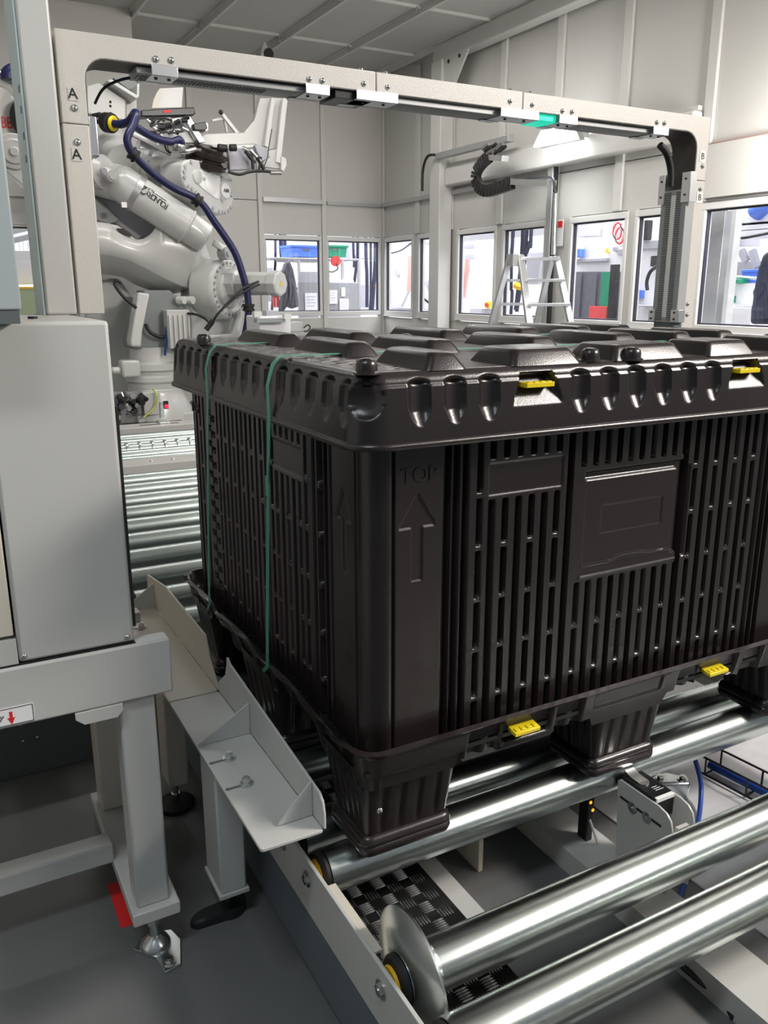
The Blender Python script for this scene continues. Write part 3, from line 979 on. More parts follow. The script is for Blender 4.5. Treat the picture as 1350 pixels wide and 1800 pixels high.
# checker plate
tp = thing('checker_plate', 'black checker plate lying under the rollers beside the side rail', 'plate', (0.11, 0.2, 0))
bx(-0.012, 0.232, -0.55, 1.2, 0.0, 0.098).build('plate', 'tread', tp, bevel=0.001)
bars = MB()
c_ = 0.0372
for i in range(-14, 30):
    for j in range(-14, 30):
        u, v = i * c_, j * c_
        x = 0.10 + (u - v) * 0.7071
        y = 0.10 + (u + v) * 0.7071
        if not (0.0 < x < 0.22 and -0.50 < y < 0.55): continue
        a = 0.0 if (i + j) % 2 else PI / 2
        dx, dy = math.cos(a), math.sin(a)
        for q in range(-2, 3):
            cx, cy = x - dy * q * 0.0060, y + dx * q * 0.0060
            if not (-0.008 < cx < 0.228): continue
            L, W, H = 0.0138, 0.0018, 0.0030
            ring0 = [(cx + dx * L, cy + dy * L), (cx + dx * L * 0.5 - dy * W, cy + dy * L * 0.5 + dx * W), (cx - dx * L * 0.5 - dy * W, cy - dy * L * 0.5 + dx * W),
                     (cx - dx * L, cy - dy * L), (cx - dx * L * 0.5 + dy * W, cy - dy * L * 0.5 - dx * W), (cx + dx * L * 0.5 + dy * W, cy + dy * L * 0.5 - dx * W)]
            n0 = len(bars.v)
            bars.v += [(p[0], p[1], 0.098) for p in ring0] + [(cx + dx * L * 0.6, cy + dy * L * 0.6, 0.098 + H), (cx - dx * L * 0.6, cy - dy * L * 0.6, 0.098 + H)]
            bars.f += [tuple(n0 + k for k in f) for f in ((0, 1, 6), (1, 2, 7, 6), (2, 3, 7), (3, 4, 7), (4, 5, 6, 7), (5, 0, 6))]
tag(bars.build('raised_tread', mat('bright_tread', (0.55, 0.55, 0.55), 0.28, 0.95), tp, ang=80), kind='stuff')

# sensor between the rollers
sn = thing('roller_sensor', 'black position sensor in a light grey twin-plate bracket between the rollers', 'sensor', (0.69, -0.01, 0.0))
for x in (0.660, 0.722):
    pts = [(x, 0.055, 0.055), (x, 0.066, 0.236), (x, 0.060, 0.242), (x, -0.050, 0.242), (x, -0.072, 0.237), (x, -0.085, 0.225), (x, -0.090, 0.208), (x, -0.090, 0.055)]
    MB().prism(pts, (0.005, 0, 0)).build('side_plate', 'grey', sn, bevel=0.001)
hs = bx(0.6655, 0.7215, -0.036, 0.060, 0.195, 0.2475).build('housing', 'black_paint', sn, bevel=0.002)
bx(0.668, 0.719, -0.0385, -0.030, 0.238, 0.2478).build('edge_strip', 'white', sn, bevel=0.001)
clip = [(0.088, 0.262), (0.084, 0.267), (0.078, 0.267), (0.070, 0.262), (0.060, 0.2545), (0.045, 0.2495), (0.022, 0.2485)]
MB().prism([(0.676, y, z) for y, z in clip] + [(0.676, y + 0.0005, z + 0.0018) for y, z in clip[::-1]], (0.026, 0, 0)).build('spring_clip', 'alu', sn)
MB().cyl((0.689, 0.022, 0.2476), (0.689, 0.022, 0.2502), 0.013, n=24).build('clip_disc', 'alu', sn)
for p in ((1112, 1420), (1137, 1437)):
    MB().hexbolt(PX(*p, 0.660), 0.0085, (-1, 0, 0), 0.004).build('bolt', 'zinc', sn)
e0, e1 = PX(1090, 1400, 0.6596), PX(1162, 1453, 0.6596)
MB().bar(e0, e1, 0.006, 0.0006, up=(1, 0, 0)).build('slot', 'ink', sn)
bx(0.680, 0.712, -0.088, -0.080, 0.165, 0.205).build('end_bracket', 'grey', sn, bevel=0.001)
MB().dome((0.702, -0.088, 0.192), 0.005, (0, -1, 0)).build('bolt', 'steel', sn)
for k in range(3):
    bx(0.690, 0.713 - 0.004 * k, -0.014 + 0.006 * k, -0.0125 + 0.006 * k, 0.2475, 0.2478).build('printed_line', 'white', hs)


t = thing('reflex_sensor', 'small dark sensor with amber lamps behind the twin-plate bracket', 'sensor', (0.66, 0.14, 0.055))
bx(0.632, 0.650, 0.12, 0.15, 0.055, 0.165).build('body', 'black_paint', t, bevel=0.002)
for z, x in ((0.157, 0.637), (0.135, 0.645)):
    MB().dome((x, 0.119, z), 0.004, (0, -1, 0)).build('indicator', 'glow_amber', t)
MB().bar((0.636, 0.118, 0.115), (0.649, 0.10, 0.06), 0.006, 0.004).build('clip', 'alu', t)

t = thing('pillow_bearing', 'zinc flange bearing on the floor plate right of the twin-plate sensor', 'bearing', (1.0, 0.15, 0))
q = PZ(1180, 1365, 0.06)
MB().prism([(q[0] - 0.05, q[1] + 0.03, 0.0), (q[0] + 0.01, q[1] + 0.035, 0.0), (q[0] + 0.045, q[1] - 0.01, 0.0), (q[0] + 0.03, q[1] - 0.04, 0.0), (q[0] - 0.055, q[1] - 0.0, 0.0)], (0, 0, 0.055)).build('plate', 'zinc', t, bevel=0.008)
for dx, dy in ((-0.025, 0.012), (0.022, -0.018)):
    MB().hexbolt((q[0] + dx, q[1] + dy, 0.055), 0.009, (0, 0, 1), 0.008).build('bolt', 'steel', t)

t = MB().tube([PZ(1222, 1335, 0.10), PZ(1231, 1370, 0.06), PZ(1232, 1400, 0.03), PZ(1226, 1450, 0.01), PZ(1200, 1560, 0.006), PZ(1150, 1700, 0.006)], 0.006, smooth=5).build('cable', 'cable_blue')
tag(t, 'blue cable looping down to the floor beyond the twin-plate sensor', 'cable')
t = MB().tube([PZ(1190, 1690, 0.03), PZ(1230, 1725, 0.02), PZ(1265, 1752, 0.012), PZ(1290, 1790, 0.006)], 0.006, smooth=5).build('cable', 'cable_black')
tag(t, 'black cable on the floor under the front rollers', 'cable')

# wire cable tray
t = thing('cable_tray', 'black wire cable tray on the floor at the far end of the rollers', 'tray', (1.3, 0.3, 0))
a, b = PZ(1236, 1330, 0.06), PZ(1350, 1388, 0.06)
d = (b - a) / np.linalg.norm(b - a)
sd = np.array([-d[1], d[0], 0])
for o_, z in ((0.0, 0.06), (0.07, 0.06), (0.0, 0.012), (0.07, 0.012)):
    e0, e1 = a + sd * o_, b + d * 0.6 + sd * o_
    MB().tube([(e0[0], e0[1], z), (e1[0], e1[1], z)], 0.003, 6).build('long_wire', 'black_paint', t)
for k in range(6):
    p = a + d * (0.01 + 0.12 * k)
    q = p + sd * 0.07
    MB().tube([(p[0], p[1], 0.06), (p[0], p[1], 0.012), (q[0], q[1], 0.012), (q[0], q[1], 0.06)], 0.003, 6).build('cross_wire', 'black_paint', t)
MB().tube([a + d * 0.0 + sd * 0.035 - np.array((0, 0, 0.035)), b + d * 0.5 + sd * 0.04 - np.array((0, 0, 0.035))], 0.012).build('cable', 'cable_blue', t)
# pale floor plate under the rollers
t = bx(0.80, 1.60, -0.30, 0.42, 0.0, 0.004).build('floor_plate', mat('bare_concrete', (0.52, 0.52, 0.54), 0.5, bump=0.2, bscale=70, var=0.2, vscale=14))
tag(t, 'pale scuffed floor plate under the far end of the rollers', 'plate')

# ================================================================== SIDE GUIDES
def guide(name_label, y0, y1, zt, flange, gussets, bolts, legy):
    t = thing('side_guide', name_label, 'guide rail', (-0.11, (y0 + y1) / 2, 0))
    pts = rrect(-0.166, -0.052, y0, y1, 0.006, 3)
    MB().prism([(x, y, 0.369) for x, y in pts], (0, 0, 0.006)).build('plate', 'cream' if y0 > 0.5 else 'grey', t, bevel=0.001)  # farther guide is tinted cream: the warm shade there is in its colour
    MB().prism([(-0.052, y, z) for y, z in flange], (0.005, 0, 0)).build('flange', 'cream' if y0 > 0.5 else 'grey', t, bevel=0.001)
    for y, w in gussets:
        MB().prism([(-0.053, y, 0.376), (-0.053, y, zt), (-0.053 - w, y, 0.379), (-0.053 - w, y, 0.376)], (0, 0.004, 0)).build('gusset', 'grey', t, bevel=0.0008)
    for y in bolts:
        x = -0.1225
        MB().cyl((x, y, 0.375), (x, y, 0.3785), 0.0135, n=22).cyl((x, y, 0.3785), (x, y, 0.3805), 0.011, n=20).cyl((x, y, 0.3805), (x, y, 0.388), 0.0085, n=6).cyl((x, y, 0.388), (x, y, 0.3905), 0.0055, n=10).build('bolt', 'zinc', t)
        MB().box(x - 0.036, x - 0.010, y - 0.0035, y + 0.0035, 0.3752, 0.3755).cyl((x - 0.036, y, 0.3752), (x - 0.036, y, 0.3756), 0.0048, n=12).build('slot', 'under', t)
    return t


t = guide('grey angled side guide nearest the camera, with two bolts and slots', 0.040, 0.62, 0.445,
          [(0.040, 0.375), (0.040, 0.405), (0.046, 0.425), (0.060, 0.436), (0.53, 0.480), (0.548, 0.489), (0.552, 0.470), (0.565, 0.440), (0.62, 0.400), (0.62, 0.375)],
          [(0.405, 0.11), (0.085, 0.065)], (0.333, 0.233), 0.37)
bx(-0.157, -0.102, 0.325, 0.425, 0.075, 0.369).build('leg', 'grey', t, bevel=0.004)
bx(-0.161, -0.098, 0.321, 0.429, 0.066, 0.0755).build('end_plate', 'grey', t, bevel=0.001)
MB().cyl((-0.13, 0.372, 0.02), (-0.13, 0.372, 0.068), 0.008, n=14).cyl((-0.13, 0.372, 0.03), (-0.13, 0.372, 0.038), 0.0115, n=6).build('threaded_rod', 'zinc', t)
pad = rrect(-0.035, 0.035, -0.03, 0.03, 0.03, 6)
MB().loft([[(-0.13 + 0.036 * math.cos(a) - (0.05 if 2.2 < a < 4.2 else 0) * (math.cos(a) < -0.3) * s_, 0.368 + 0.034 * math.sin(a) * (1 if math.cos(a) > -0.3 else 0.6) - (0.012 if math.cos(a) < -0.3 else 0), z) for a in np.linspace(0, 2 * PI, 28, endpoint=False)] for z, s_ in ((0.0, 1), (0.010, 1), (0.016, 0.92), (0.021, 0.6))]).build('foot_pad', 'rubber', t, ang=50)

t = guide('angled side guide farther back, half behind the cabinet beam, tinted with warm shade', 0.625, 1.30, 0.45,
          [(0.625, 0.375), (0.69, 0.432), (0.712, 0.480), (1.077, 0.484), (1.297, 0.452), (1.30, 0.375)],
          [(1.215, 0.10)], (1.084, 1.16), 0.78)
bx(-0.155, -0.105, 0.735, 0.815, 0.085, 0.369).build('leg', 'cream', t, bevel=0.004)
MB().cyl((-0.13, 0.785, 0.02), (-0.13, 0.785, 0.086), 0.008, n=14).cyl((-0.13, 0.785, 0.03), (-0.13, 0.785, 0.038), 0.0115, n=6).build('threaded_rod', 'zinc', t)
MB().lathe([(0.046, 0), (0.046, 0.012), (0.034, 0.020), (0.012, 0.024)], (-0.13, 0.785, 0), n=28).build('foot_pad', 'rubber', t)
bx(-0.30, -0.135, 1.02, 1.06, 0.415, 0.445).build('strut', 'grey', t, bevel=0.001)

# ================================================================== CABINET ON ITS BASE FRAME
cb = thing('control_cabinet', 'tall light grey steel cabinet on a base frame at the left edge', 'cabinet', (-0.6, 0.45, 0))
bx(-0.478, -0.2905, 0.300, 0.78, 0.6735, 1.222).build('body', 'grey', cb, bevel=0.006, seg=3)
bx(-1.1, -0.479, 0.300, 0.78, 0.6735, 0.716).build('body_sill', 'grey', cb)
bx(-1.1, -0.479, 0.300, 0.78, 1.05, 1.222).build('body_head', 'grey', cb)
bx(-1.1, -0.479, 0.335, 0.78, 0.717, 1.049).build('door_rebate', 'ink', cb)
bx(-1.1, -0.4815, 0.302, 0.330, 0.722, 1.046).build('door', 'cream', cb, bevel=0.003)
bx(-0.2903, -0.2858, 0.304, 0.77, 0.70, 1.085).build('side_seal', 'rubber', cb)
bx(-1.1, -0.231, 0.292, 0.33, 0.566, 0.6705).build('base_beam', 'grey', cb, bevel=0.004)
bx(-1.1, -0.29, 0.298, 0.78, 0.6705, 0.6735).build('gasket', 'ink', cb)
for x in (-0.470, -0.303):
    MB().dome((x, 0.2995, 0.684), 0.005, (0, -1, 0)).build('screw', 'steel', cb)
MB().prism([(x, 0.2905, z) for x, z in ((-0.402, 0.5655), (-0.322, 0.5655), (-0.322, 0.553), (-0.332, 0.541), (-0.388, 0.541), (-0.402, 0.553))], (0, 0.004, 0)).build('tab', 'grey', cb, bevel=0.0008)
for y0 in (0.305, 0.655):
    bx(-0.326, -0.263, y0, y0 + 0.063, 0.125, 0.566).build('leg', 'grey' if y0 < 0.5 else 'cream', cb, bevel=0.005)
bx(-0.338, -0.248, 0.290, 0.745, 0.098, 0.1255).build('foot_beam', 'grey', cb, bevel=0.003)
bx(-1.1, -0.335, 0.472, 0.520, 0.120, 0.165).build('cross_brace', 'grey', cb, bevel=0.004)
MB().cyl((-0.293, 0.335, 0.012), (-0.293, 0.335, 0.1), 0.009, n=14).cyl((-0.293, 0.335, 0.06), (-0.293, 0.335, 0.075), 0.014, n=6).lathe([(0.030, 0.008), (0.030, 0.012), (0.026, 0.020), (0.012, 0.030), (0.010, 0.032)], (-0.293, 0.335, 0), n=26).build('levelling_foot', 'zinc', cb)
MB().prism([(x, y, 0.0) for x, y in ((-0.335, 0.345), (-0.30, 0.375), (-0.255, 0.36), (-0.245, 0.325), (-0.262, 0.262), (-0.295, 0.255), (-0.30, 0.300))], (0, 0, 0.008)).build('anchor_plate', 'zinc', cb, bevel=0.001)
MB().hexbolt((-0.280, 0.278, 0.008), 0.009, (0, 0, 1), 0.006).build('anchor_bolt', 'steel', cb)
bx(-0.335, -0.26, 0.66, 0.74, 0.0, 0.098).build('levelling_foot', 'zinc', cb)
# sticker with the red arrow
st = bx(-0.56, -0.4655, 0.2905, 0.2918, 0.571, 0.603).build('sticker', 'white', cb)
a = PY(20, 1262, 0.2900)
MB().prism([(a[0] + x, 0.2900, a[2] + z) for x, z in ((-0.0025, 0.011), (0.0025, 0.011), (0.0022, 0.0), (0.0062, 0.001), (0.0, -0.012), (-0.0062, 0.001), (-0.0022, 0.0))], (0, 0.0004, 0)).build('red_arrow', 'red', st)
for k in range(3):
    MB().bar((a[0] - 0.030 + k * 0.005, 0.2902, a[2] - 0.006), (a[0] - 0.019 + k * 0.004, 0.2902, a[2] + 0.006), 0.0012, 0.0012).build('black_stroke', 'ink', st)
bd = MB()
bd.box(-0.56, -0.4665, 0.2900, 0.2904, 0.6012, 0.6022).box(-0.56, -0.4665, 0.2900, 0.2904, 0.5718, 0.5728).box(-0.4675, -0.4665, 0.2900, 0.2904, 0.5728, 0.6012)
bd.build('border', 'ink', st)

t = bx(-0.343, -0.318, 0.42, 0.568, 0.0, 0.001).build('floor_mark', 'red')
tag(t, 'red tape mark on the floor beside the cabinet foot beam', 'tape')
t = thing('floor_duct', 'dark green-grey floor duct with rivets behind the cabinet legs', 'duct', (-0.6, 1.14, 0))
bx(-1.6, -0.12, 1.115, 1.22, 0.0, 0.152).build('body', 'duct', t, bevel=0.002)
for p in ((37, 1275), (62, 1267), (41, 1303), (66, 1296)):
    q = PY(*p, 1.115)
    MB().dome(q, 0.0045, (0, -1, 0)).build('rivet', 'steel', t)

# guard post and hanging enclosure
t = thing('guard_post', 'square light grey guard post standing on the cabinet beside the gate', 'post', (-0.315, 0.70, 1.222))
bx(-0.336, -0.279, 0.665, 0.79, 1.222, 2.25).build('tube', 'grey', t, bevel=0.005, seg=3)
bx(-0.3395, -0.3365, 0.669, 0.795, 1.222, 2.25).build('cool_lit_side', mat('cool_lit_grey', (0.50, 0.60, 0.62), 0.4), t)  # left face of the post, its bluish light put into the colour
for z in (1.50, 1.54, 1.585, 1.62):
    bx(-0.3402, -0.3395, 0.690, 0.706, z, z + 0.012).build('slot', 'under', t)
t = thing('hanging_enclosure', 'blue-grey enclosure cut by the left edge above the cabinet', 'enclosure', (-0.6, 0.3, 1.236))
bx(-0.80, -0.4235, 0.22, 0.55, 1.2415, 1.75).build('body', 'grey_blue', t, bevel=0.003)
bx(-0.80, -0.427, 0.222, 0.55, 1.2225, 1.241).build('base', 'duct', t)
MB().cyl((-0.385, 0.45, 1.222), (-0.385, 0.45, 1.226), 0.008, n=12).build('cabinet_plug', 'ink', cb)

# ================================================================== LIGHT-CURTAIN GATE
gt = thing('light_gate', 'grainy grey portal frame with light barriers spanning the conveyor', 'gate', (0.6, 0.75, 1.22))
GY0, GY1 = 0.70, 0.79
zt, zb2 = 1.737, 1.6945


def arc(cx, cz, r, a0, a1, n=8):
    return [(cx + r * math.cos(a), cz + r * math.sin(a)) for a in np.linspace(a0, a1, n)]


def fr(pts, name='frame_section'):
    return MB().prism([(x, GY0, z) for x, z in pts], (0, GY1 - GY0, 0)).build(name, 'grey_gate', gt, bevel=0.002)


left_c = [(-0.2690, zt), (0.4045, zt), (0.4045, zb2)] + arc(-0.2205 + 0.040, zb2 - 0.040, 0.040, PI / 2, PI) + [(-0.2205, 1.5757), (-0.2690, 1.5757)]
fr(left_c)
fr([(-0.2690, 1.5745), (-0.2205, 1.5745), (-0.2205, 1.222), (-0.2690, 1.222)])
fr([(0.4060, zt), (0.8122, zt), (0.8122, zb2), (0.4060, zb2)])
right_c = [(0.8138, zt), (0.8138, zb2)] + arc(1.428 - 0.045, zb2 - 0.045, 0.045, PI / 2, 0) + [(1.428, 1.570), (1.4725, 1.570), (1.4725, zt)]
fr(right_c)
fr([(1.428, 1.5688), (1.4725, 1.5688), (1.4725, 0.0), (1.428, 0.0)])
for p in ((131, 190), (136, 250), (274, 104), (301, 106), (544, 139), (567, 142), (640, 147), (682, 153), (897, 178), (936, 184), (989, 195), (1006, 196.5), (1155, 215), (1168, 216.5), (1235, 292), (1231, 332), (1209, 534), (1208, 553)):
    q = PY(*p, 0.6995)
    MB().cyl(q, q - np.array((0, 0.0012, 0)), 0.0062, n=18).dome(q - np.array((0, 0.001, 0)), 0.0052, (0, -1, 0), n=16).build('screw', 'steel', gt)
for p in ((634, 124), (677, 130), (896, 160), (931, 165)):
    q = PY(*p, 0.715)
    MB().cyl((q[0], 0.715, zt), (q[0], 0.715, zt + 0.006), 0.005, n=8).build('screw', 'zinc', gt)
for ch, p, white in (('A', (128, 165), 0), ('A', (135, 272), 0), ('B', (1235.5, 275), 1), ('B', (1230, 347.5), 1)):
    q = PY(*p, 0.6985)
    hw_ = 0.011 if white else 0.009
    lb = bx(q[0] - hw_, q[0] + hw_, 0.6990, 0.6996, q[2] - hw_ * 1.3, q[2] + hw_ * 1.3).build('label', 'white' if white else 'grey_gate', gt)
    text('lettering', ch, 'ink', lb, (q[0], 0.6985, q[2]), (1, 0, 0), (0, 0, 1), 0.027 if not white else 0.024)


def lbar(xa, xb, tooth):
    z1_, z0_ = 1.6915, 1.6785
    b_ = MB().prism([(xa, y, z) for y, z in ((0.712, z1_), (0.712, z0_ + 0.002), (0.715, z0_), (0.778, z0_), (0.780, z0_ + 0.002), (0.780, z1_))], (xb - xa, 0, 0)).build('light_bar', 'bar_grey', gt, bevel=0.001)
    if tooth:
        m_ = MB()
        for x in np.arange(xa + 0.004, xa + tooth, 0.0078):
            m_.box(x, x + 0.0035, 0.722, 0.752, z0_ - 0.002, z0_ + 0.002)
        tag(m_.build('grille_teeth', 'teeth', b_), kind='stuff')


def xat(px, py, Y=0.705): return PY(px, py, Y)[0]


lbar(xat(235, 140, 0.74), xat(577, 165, 0.72), 0.27)
lbar(xat(655, 172), xat(905, 203), 0)
lbar(xat(1008, 212), xat(1160, 230), 0)


def clampb(pa, pb_, py, y1=0.755):
    a, b = xat(pa, py), xat(pb_, py)
    m_ = MB().box(a, b, 0.6965, 0.6995, 1.676, 1.6965).box(a, b, 0.6995, y1, 1.676, 1.6782)
    o = m_.build('clamp', 'alu', gt, bevel=0.0008)
    for f_ in (0.25, 0.75):
        x = a + (b - a) * f_
        MB().cyl((x, 0.72, 1.676), (x, 0.72, 1.6735), 0.0035, n=10).build('screw', 'ink', o)
    MB().box(a - 0.012, a + 0.028, y1 + 0.001, y1 + 0.022, 1.675, 1.677).box(a - 0.012, a + 0.028, y1 + 0.0205, y1 + 0.0225, 1.677, 1.684).build('rear_lug', 'alu', o)


clampb(265, 311, 125)
clampb(535, 577, 155)
clampb(624, 697, 168)
clampb(877, 944, 200)
clampb(980, 1012, 210)
clampb(1145, 1172, 228)
bx(xat(590, 165), xat(655, 170), 0.708, 0.79, 1.676, 1.694).build('end_block', 'black_paint', gt, bevel=0.001)
MB().prism([(xat(948, 212), y, z) for y, z in ((0.709, 1.6935), (0.709, 1.680), (0.712, 1.678), (0.778, 1.678), (0.78, 1.692))], (xat(979, 212) - xat(948, 212), 0, 0)).build('indicator', 'glow_green', gt)
# wiring channel in the corners
MB().tube([(1.335, 0.75, 1.662), (1.365, 0.75, 1.640), (1.385, 0.75, 1.60), (1.39, 0.75, 1.555)], 0.010, smooth=6).build('corner_cable', 'cable_black', gt)
MB().tube([(-0.09, 0.775, 1.686), (-0.13, 0.775, 1.680), (-0.17, 0.78, 1.66), (-0.19, 0.785, 1.63)], 0.0028, smooth=6).build('corner_cable', 'cable_black', gt)
M['inner_face'] = mat('dark_brown_inner', (0.075, 0.062, 0.055), 0.5)


def inner_face(pts):  # thin dark brown sheet along the inner edge of the frame
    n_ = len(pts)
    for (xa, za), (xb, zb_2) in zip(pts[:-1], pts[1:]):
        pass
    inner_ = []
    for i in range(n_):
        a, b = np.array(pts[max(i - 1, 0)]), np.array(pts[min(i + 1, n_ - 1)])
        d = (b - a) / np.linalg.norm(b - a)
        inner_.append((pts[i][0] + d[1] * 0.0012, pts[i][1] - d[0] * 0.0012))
    MB().prism([(x, 0.7015, z) for x, z in list(pts) + inner_[::-1]], (0, 0.088, 0)).build('inner_face_sheet', 'inner_face', gt)


inner_face([(-0.2205, 1.592)] + arc(-0.2205 + 0.040, zb2 - 0.040, 0.040, PI, PI / 2) + [(0.40, zb2)])
inner_face([(1.30, zb2)] + arc(1.428 - 0.045, zb2 - 0.045, 0.045, PI / 2, 0) + [(1.428, 1.02)])
# right light curtain
lc = bx(1.392, 1.427, 0.690, 0.783, 1.175, 1.545).build('light_curtain', 'bar_grey', gt, bevel=0.002)
m_ = MB()
for z in np.arange(1.182, 1.54, 0.0062):
    m_.box(1.3895, 1.392, 0.708, 0.726, z, z + 0.003).box(1.3895, 1.392, 0.746, 0.764, z, z + 0.003)
tag(m_.build('grille_teeth', 'teeth', lc), kind='stuff')
bx(1.3912, 1.392, 0.727, 0.745, 1.19, 1.53).build('lens_strip', 'alu', lc)
bx(1.394, 1.427, 0.70, 0.775, 1.0, 1.1745).build('lower_box', 'duct', gt)
for z0_, z1_ in ((1.508, 1.588), (1.177, 1.212)):
    for ya, yb in ((0.678, 0.706), (0.770, 0.792)):
        o = MB().box(1.386, 1.3895, ya, yb, z0_, z1_).box(1.386, 1.418 if ya > 0.7 else 1.412, ya - 0.003, ya, z0_, z1_).build('clamp', 'alu', gt, bevel=0.0008)
        for f_ in (0.25, 0.78):
            MB().cyl((1.386, (ya + yb) / 2, z0_ + (z1_ - z0_) * f_), (1.3845, (ya + yb) / 2, z0_ + (z1_ - z0_) * f_), 0.0032, n=8).build('screw', 'ink', o)
bx(-0.2205, -0.205, 0.701, 0.735, 1.520, 1.592).build('clamp', 'alu', gt, bevel=0.002)

# ================================================================== ROBOT
rb = thing('industrial_robot', 'big white jointed robot arm behind the box, reaching up and back', 'robot', (1.17, 6.2, 0))
A6 = lambda px, py, Y=6.2: PY(px, py, Y)
Q = lambda x, y, Y=6.2: PY(158 + x / 3.6585, 123 + y / 3.6585, Y)
AX = np.array((0.56, -0.83, 0.0))
AX = AX / np.linalg.norm(AX)
AH = np.array((0.83, 0.56, 0.0)) / math.hypot(0.83, 0.56)


def QP(x, y, p0):
    """measured point on the plane through p0 square to the joint axis"""
    r = _ray(158 + x / 3.6585, 123 + y / 3.6585)
    return CAM + r * (np.dot(p0 - CAM, AX) / np.dot(r, AX))


base = MB().lathe([(0.30, 0.0), (0.30, 0.28), (0.26, 0.36), (0.23, 0.42), (0.23, 0.46)], (1.17, 6.2, 0), n=40).box(0.95, 1.45, 5.95, 6.45, 0.0, 0.25)
base.build('base', 'robot_lt', rb, bevel=0.012)
MB().lathe([(0.225, 0.46), (0.225, 0.50), (0.245, 0.52), (0.245, 0.56), (0.225, 0.575), (0.225, 0.60), (0.25, 0.615), (0.25, 0.665), (0.20, 0.68), (0.19, 0.80)], (1.17, 6.2, 0), n=40).build('turntable', 'robot_lt', rb)
q0, q1 = A6(250, 690, 5.92), A6(283, 728, 5.92)
bx(q0[0], q1[0], 5.90, 6.0, q1[2], q0[2]).build('connector_box', 'robot', rb, bevel=0.006)
q0, q1 = A6(203, 690, 5.92), A6(250, 728, 5.92)
cbk = bx(q0[0] - 0.1, q1[0], 5.94, 6.0, q1[2], q0[2]).build('connector_panel', 'panel_gr', rb)
for k in range(22):
    c = A6(206 + random.random() * 42, 693 + random.random() * 34, 5.92)
    d = np.array([random.uniform(-0.5, 0.5), -1, random.uniform(-0.6, 0.2)]); d /= np.linalg.norm(d)
    MB().cyl(c, c + d * 0.09, 0.018 + 0.012 * random.random(), n=10).build('plug', ('rubber', 'steel', 'rubber', 'panel_gr')[k % 4], cbk)
q = A6(222, 650, 5.98)
MB().box(q[0] - 0.05, q[0] + 0.10, 5.9, 6.05, q[2] - 0.06, q[2] + 0.08).cyl(q + np.array((-0.05, -0.03, 0)), q + np.array((-0.13, -0.03, 0)), 0.03, n=14).build('lifting_lug', 'robot', rb, bevel=0.02)
bx(0.7, 1.3, 5.60, 5.95, 0.0, 0.20).build('plinth', 'black_paint', rb)
MB().tube([A6(268, 682, 5.88), A6(276, 700, 5.86), A6(270, 718, 5.86), A6(252, 734, 5.84)], 0.007, smooth=5).build('earth_cable', mat('yellow_green_cable', (0.5, 0.55, 0.08), 0.5), rb)
# smooth balancer cover at the left, column rib, recess
MB().prism([A6(*p, 6.55) for p in ((150, 520), (168, 502), (180, 493), (196, 489), (208, 489), (216, 497), (246, 540), (246, 640), (236, 700), (150, 700))], (0, 0.30, 0)).build('balancer_cover', 'robot', rb, bevel=0.03, seg=4)
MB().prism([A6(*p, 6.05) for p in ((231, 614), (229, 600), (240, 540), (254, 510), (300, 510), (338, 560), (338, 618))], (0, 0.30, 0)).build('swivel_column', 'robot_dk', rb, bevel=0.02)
MB().prism([Q(*p, 5.92) for p in ((265, 1780), (262, 1740), (312, 1430), (385, 1440), (338, 1680), (330, 1780))], (0, 0.16, 0)).build('column_rib', 'robot_lt', rb, bevel=0.012)
MB().tube([A6(256, 570, 6.0), A6(264, 584, 5.97), A6(280, 592, 5.97), A6(296, 592, 5.98)], 0.016, smooth=5).build('column_cable', 'cable_black', rb)
MB().tube([A6(292, 575, 5.96), A6(292, 600, 5.95), A6(290, 625, 5.95)], 0.010).build('air_hose', 'cable_blue', rb)
# ribbed motor
q0, q1 = A6(293, 545, 5.90), A6(337, 612, 5.90)
mt_ = bx(q0[0], q1[0], 5.90, 6.04, q1[2], q0[2]).build('axis_motor', 'robot', rb, bevel=0.008)
for k in range(5):
    x = q0[0] + (q1[0] - q0[0]) * (0.08 + 0.21 * k)
    bx(x - 0.007, x + 0.007, 5.880, 5.90, q1[2], q0[2] - 0.04).build('cooling_fin', 'robot_lt', mt_, bevel=0.003)
# second joint: casting, disc, motor along the joint axis
MB().prism([Q(*p, 6.12) for p in ((640, 1790), (640, 1420), (720, 1330), (790, 1220), (850, 1200), (960, 1260), (960, 1500), (990, 1680), (950, 1790))], (0, 0.30, 0)).build('shoulder_casting', 'robot', rb, bevel=0.03, seg=3)
MB().prism([A6(*p, 5.95) for p in ((357, 600), (361, 590), (408, 587), (422, 546), (428, 546), (420, 594), (412, 606))], (0, 0.1, 0)).build('shoulder_bracket', 'robot_lt', rb, bevel=0.01)
dc = Q(893, 1410, 6.02)
dr = 0.245
MB().lathe([(dr * 1.03, -0.22), (dr * 1.03, -0.03), (dr, 0.0), (dr * 0.95, 0.012), (dr * 0.80, 0.012), (dr * 0.78, -0.005), (dr * 0.66, -0.005), (dr * 0.62, 0.03), (dr * 0.45, 0.05)], dc, AX, 64).build('shoulder_disc', 'robot_lt', rb)
up_ = np.array((0, 0, 1.0))
for k in range(26):
    a = 2 * PI * k / 26
    c = dc + dr * 0.875 * (math.cos(a) * AH + math.sin(a) * up_)
    MB().cyl(c + AX * 0.010, c + AX * 0.026, 0.013, n=6).build('bolt', 'machine_gr', rb)
md = dc + np.array((0, 0, 0.045))
mo = MB().lathe([(0.125, 0.0), (0.125, 0.12), (0.097, 0.13), (0.092, 0.44), (0.105, 0.45), (0.105, 0.53), (0.09, 0.54)], md, AX, 8).build('shoulder_motor', 'robot', rb, ang=25)
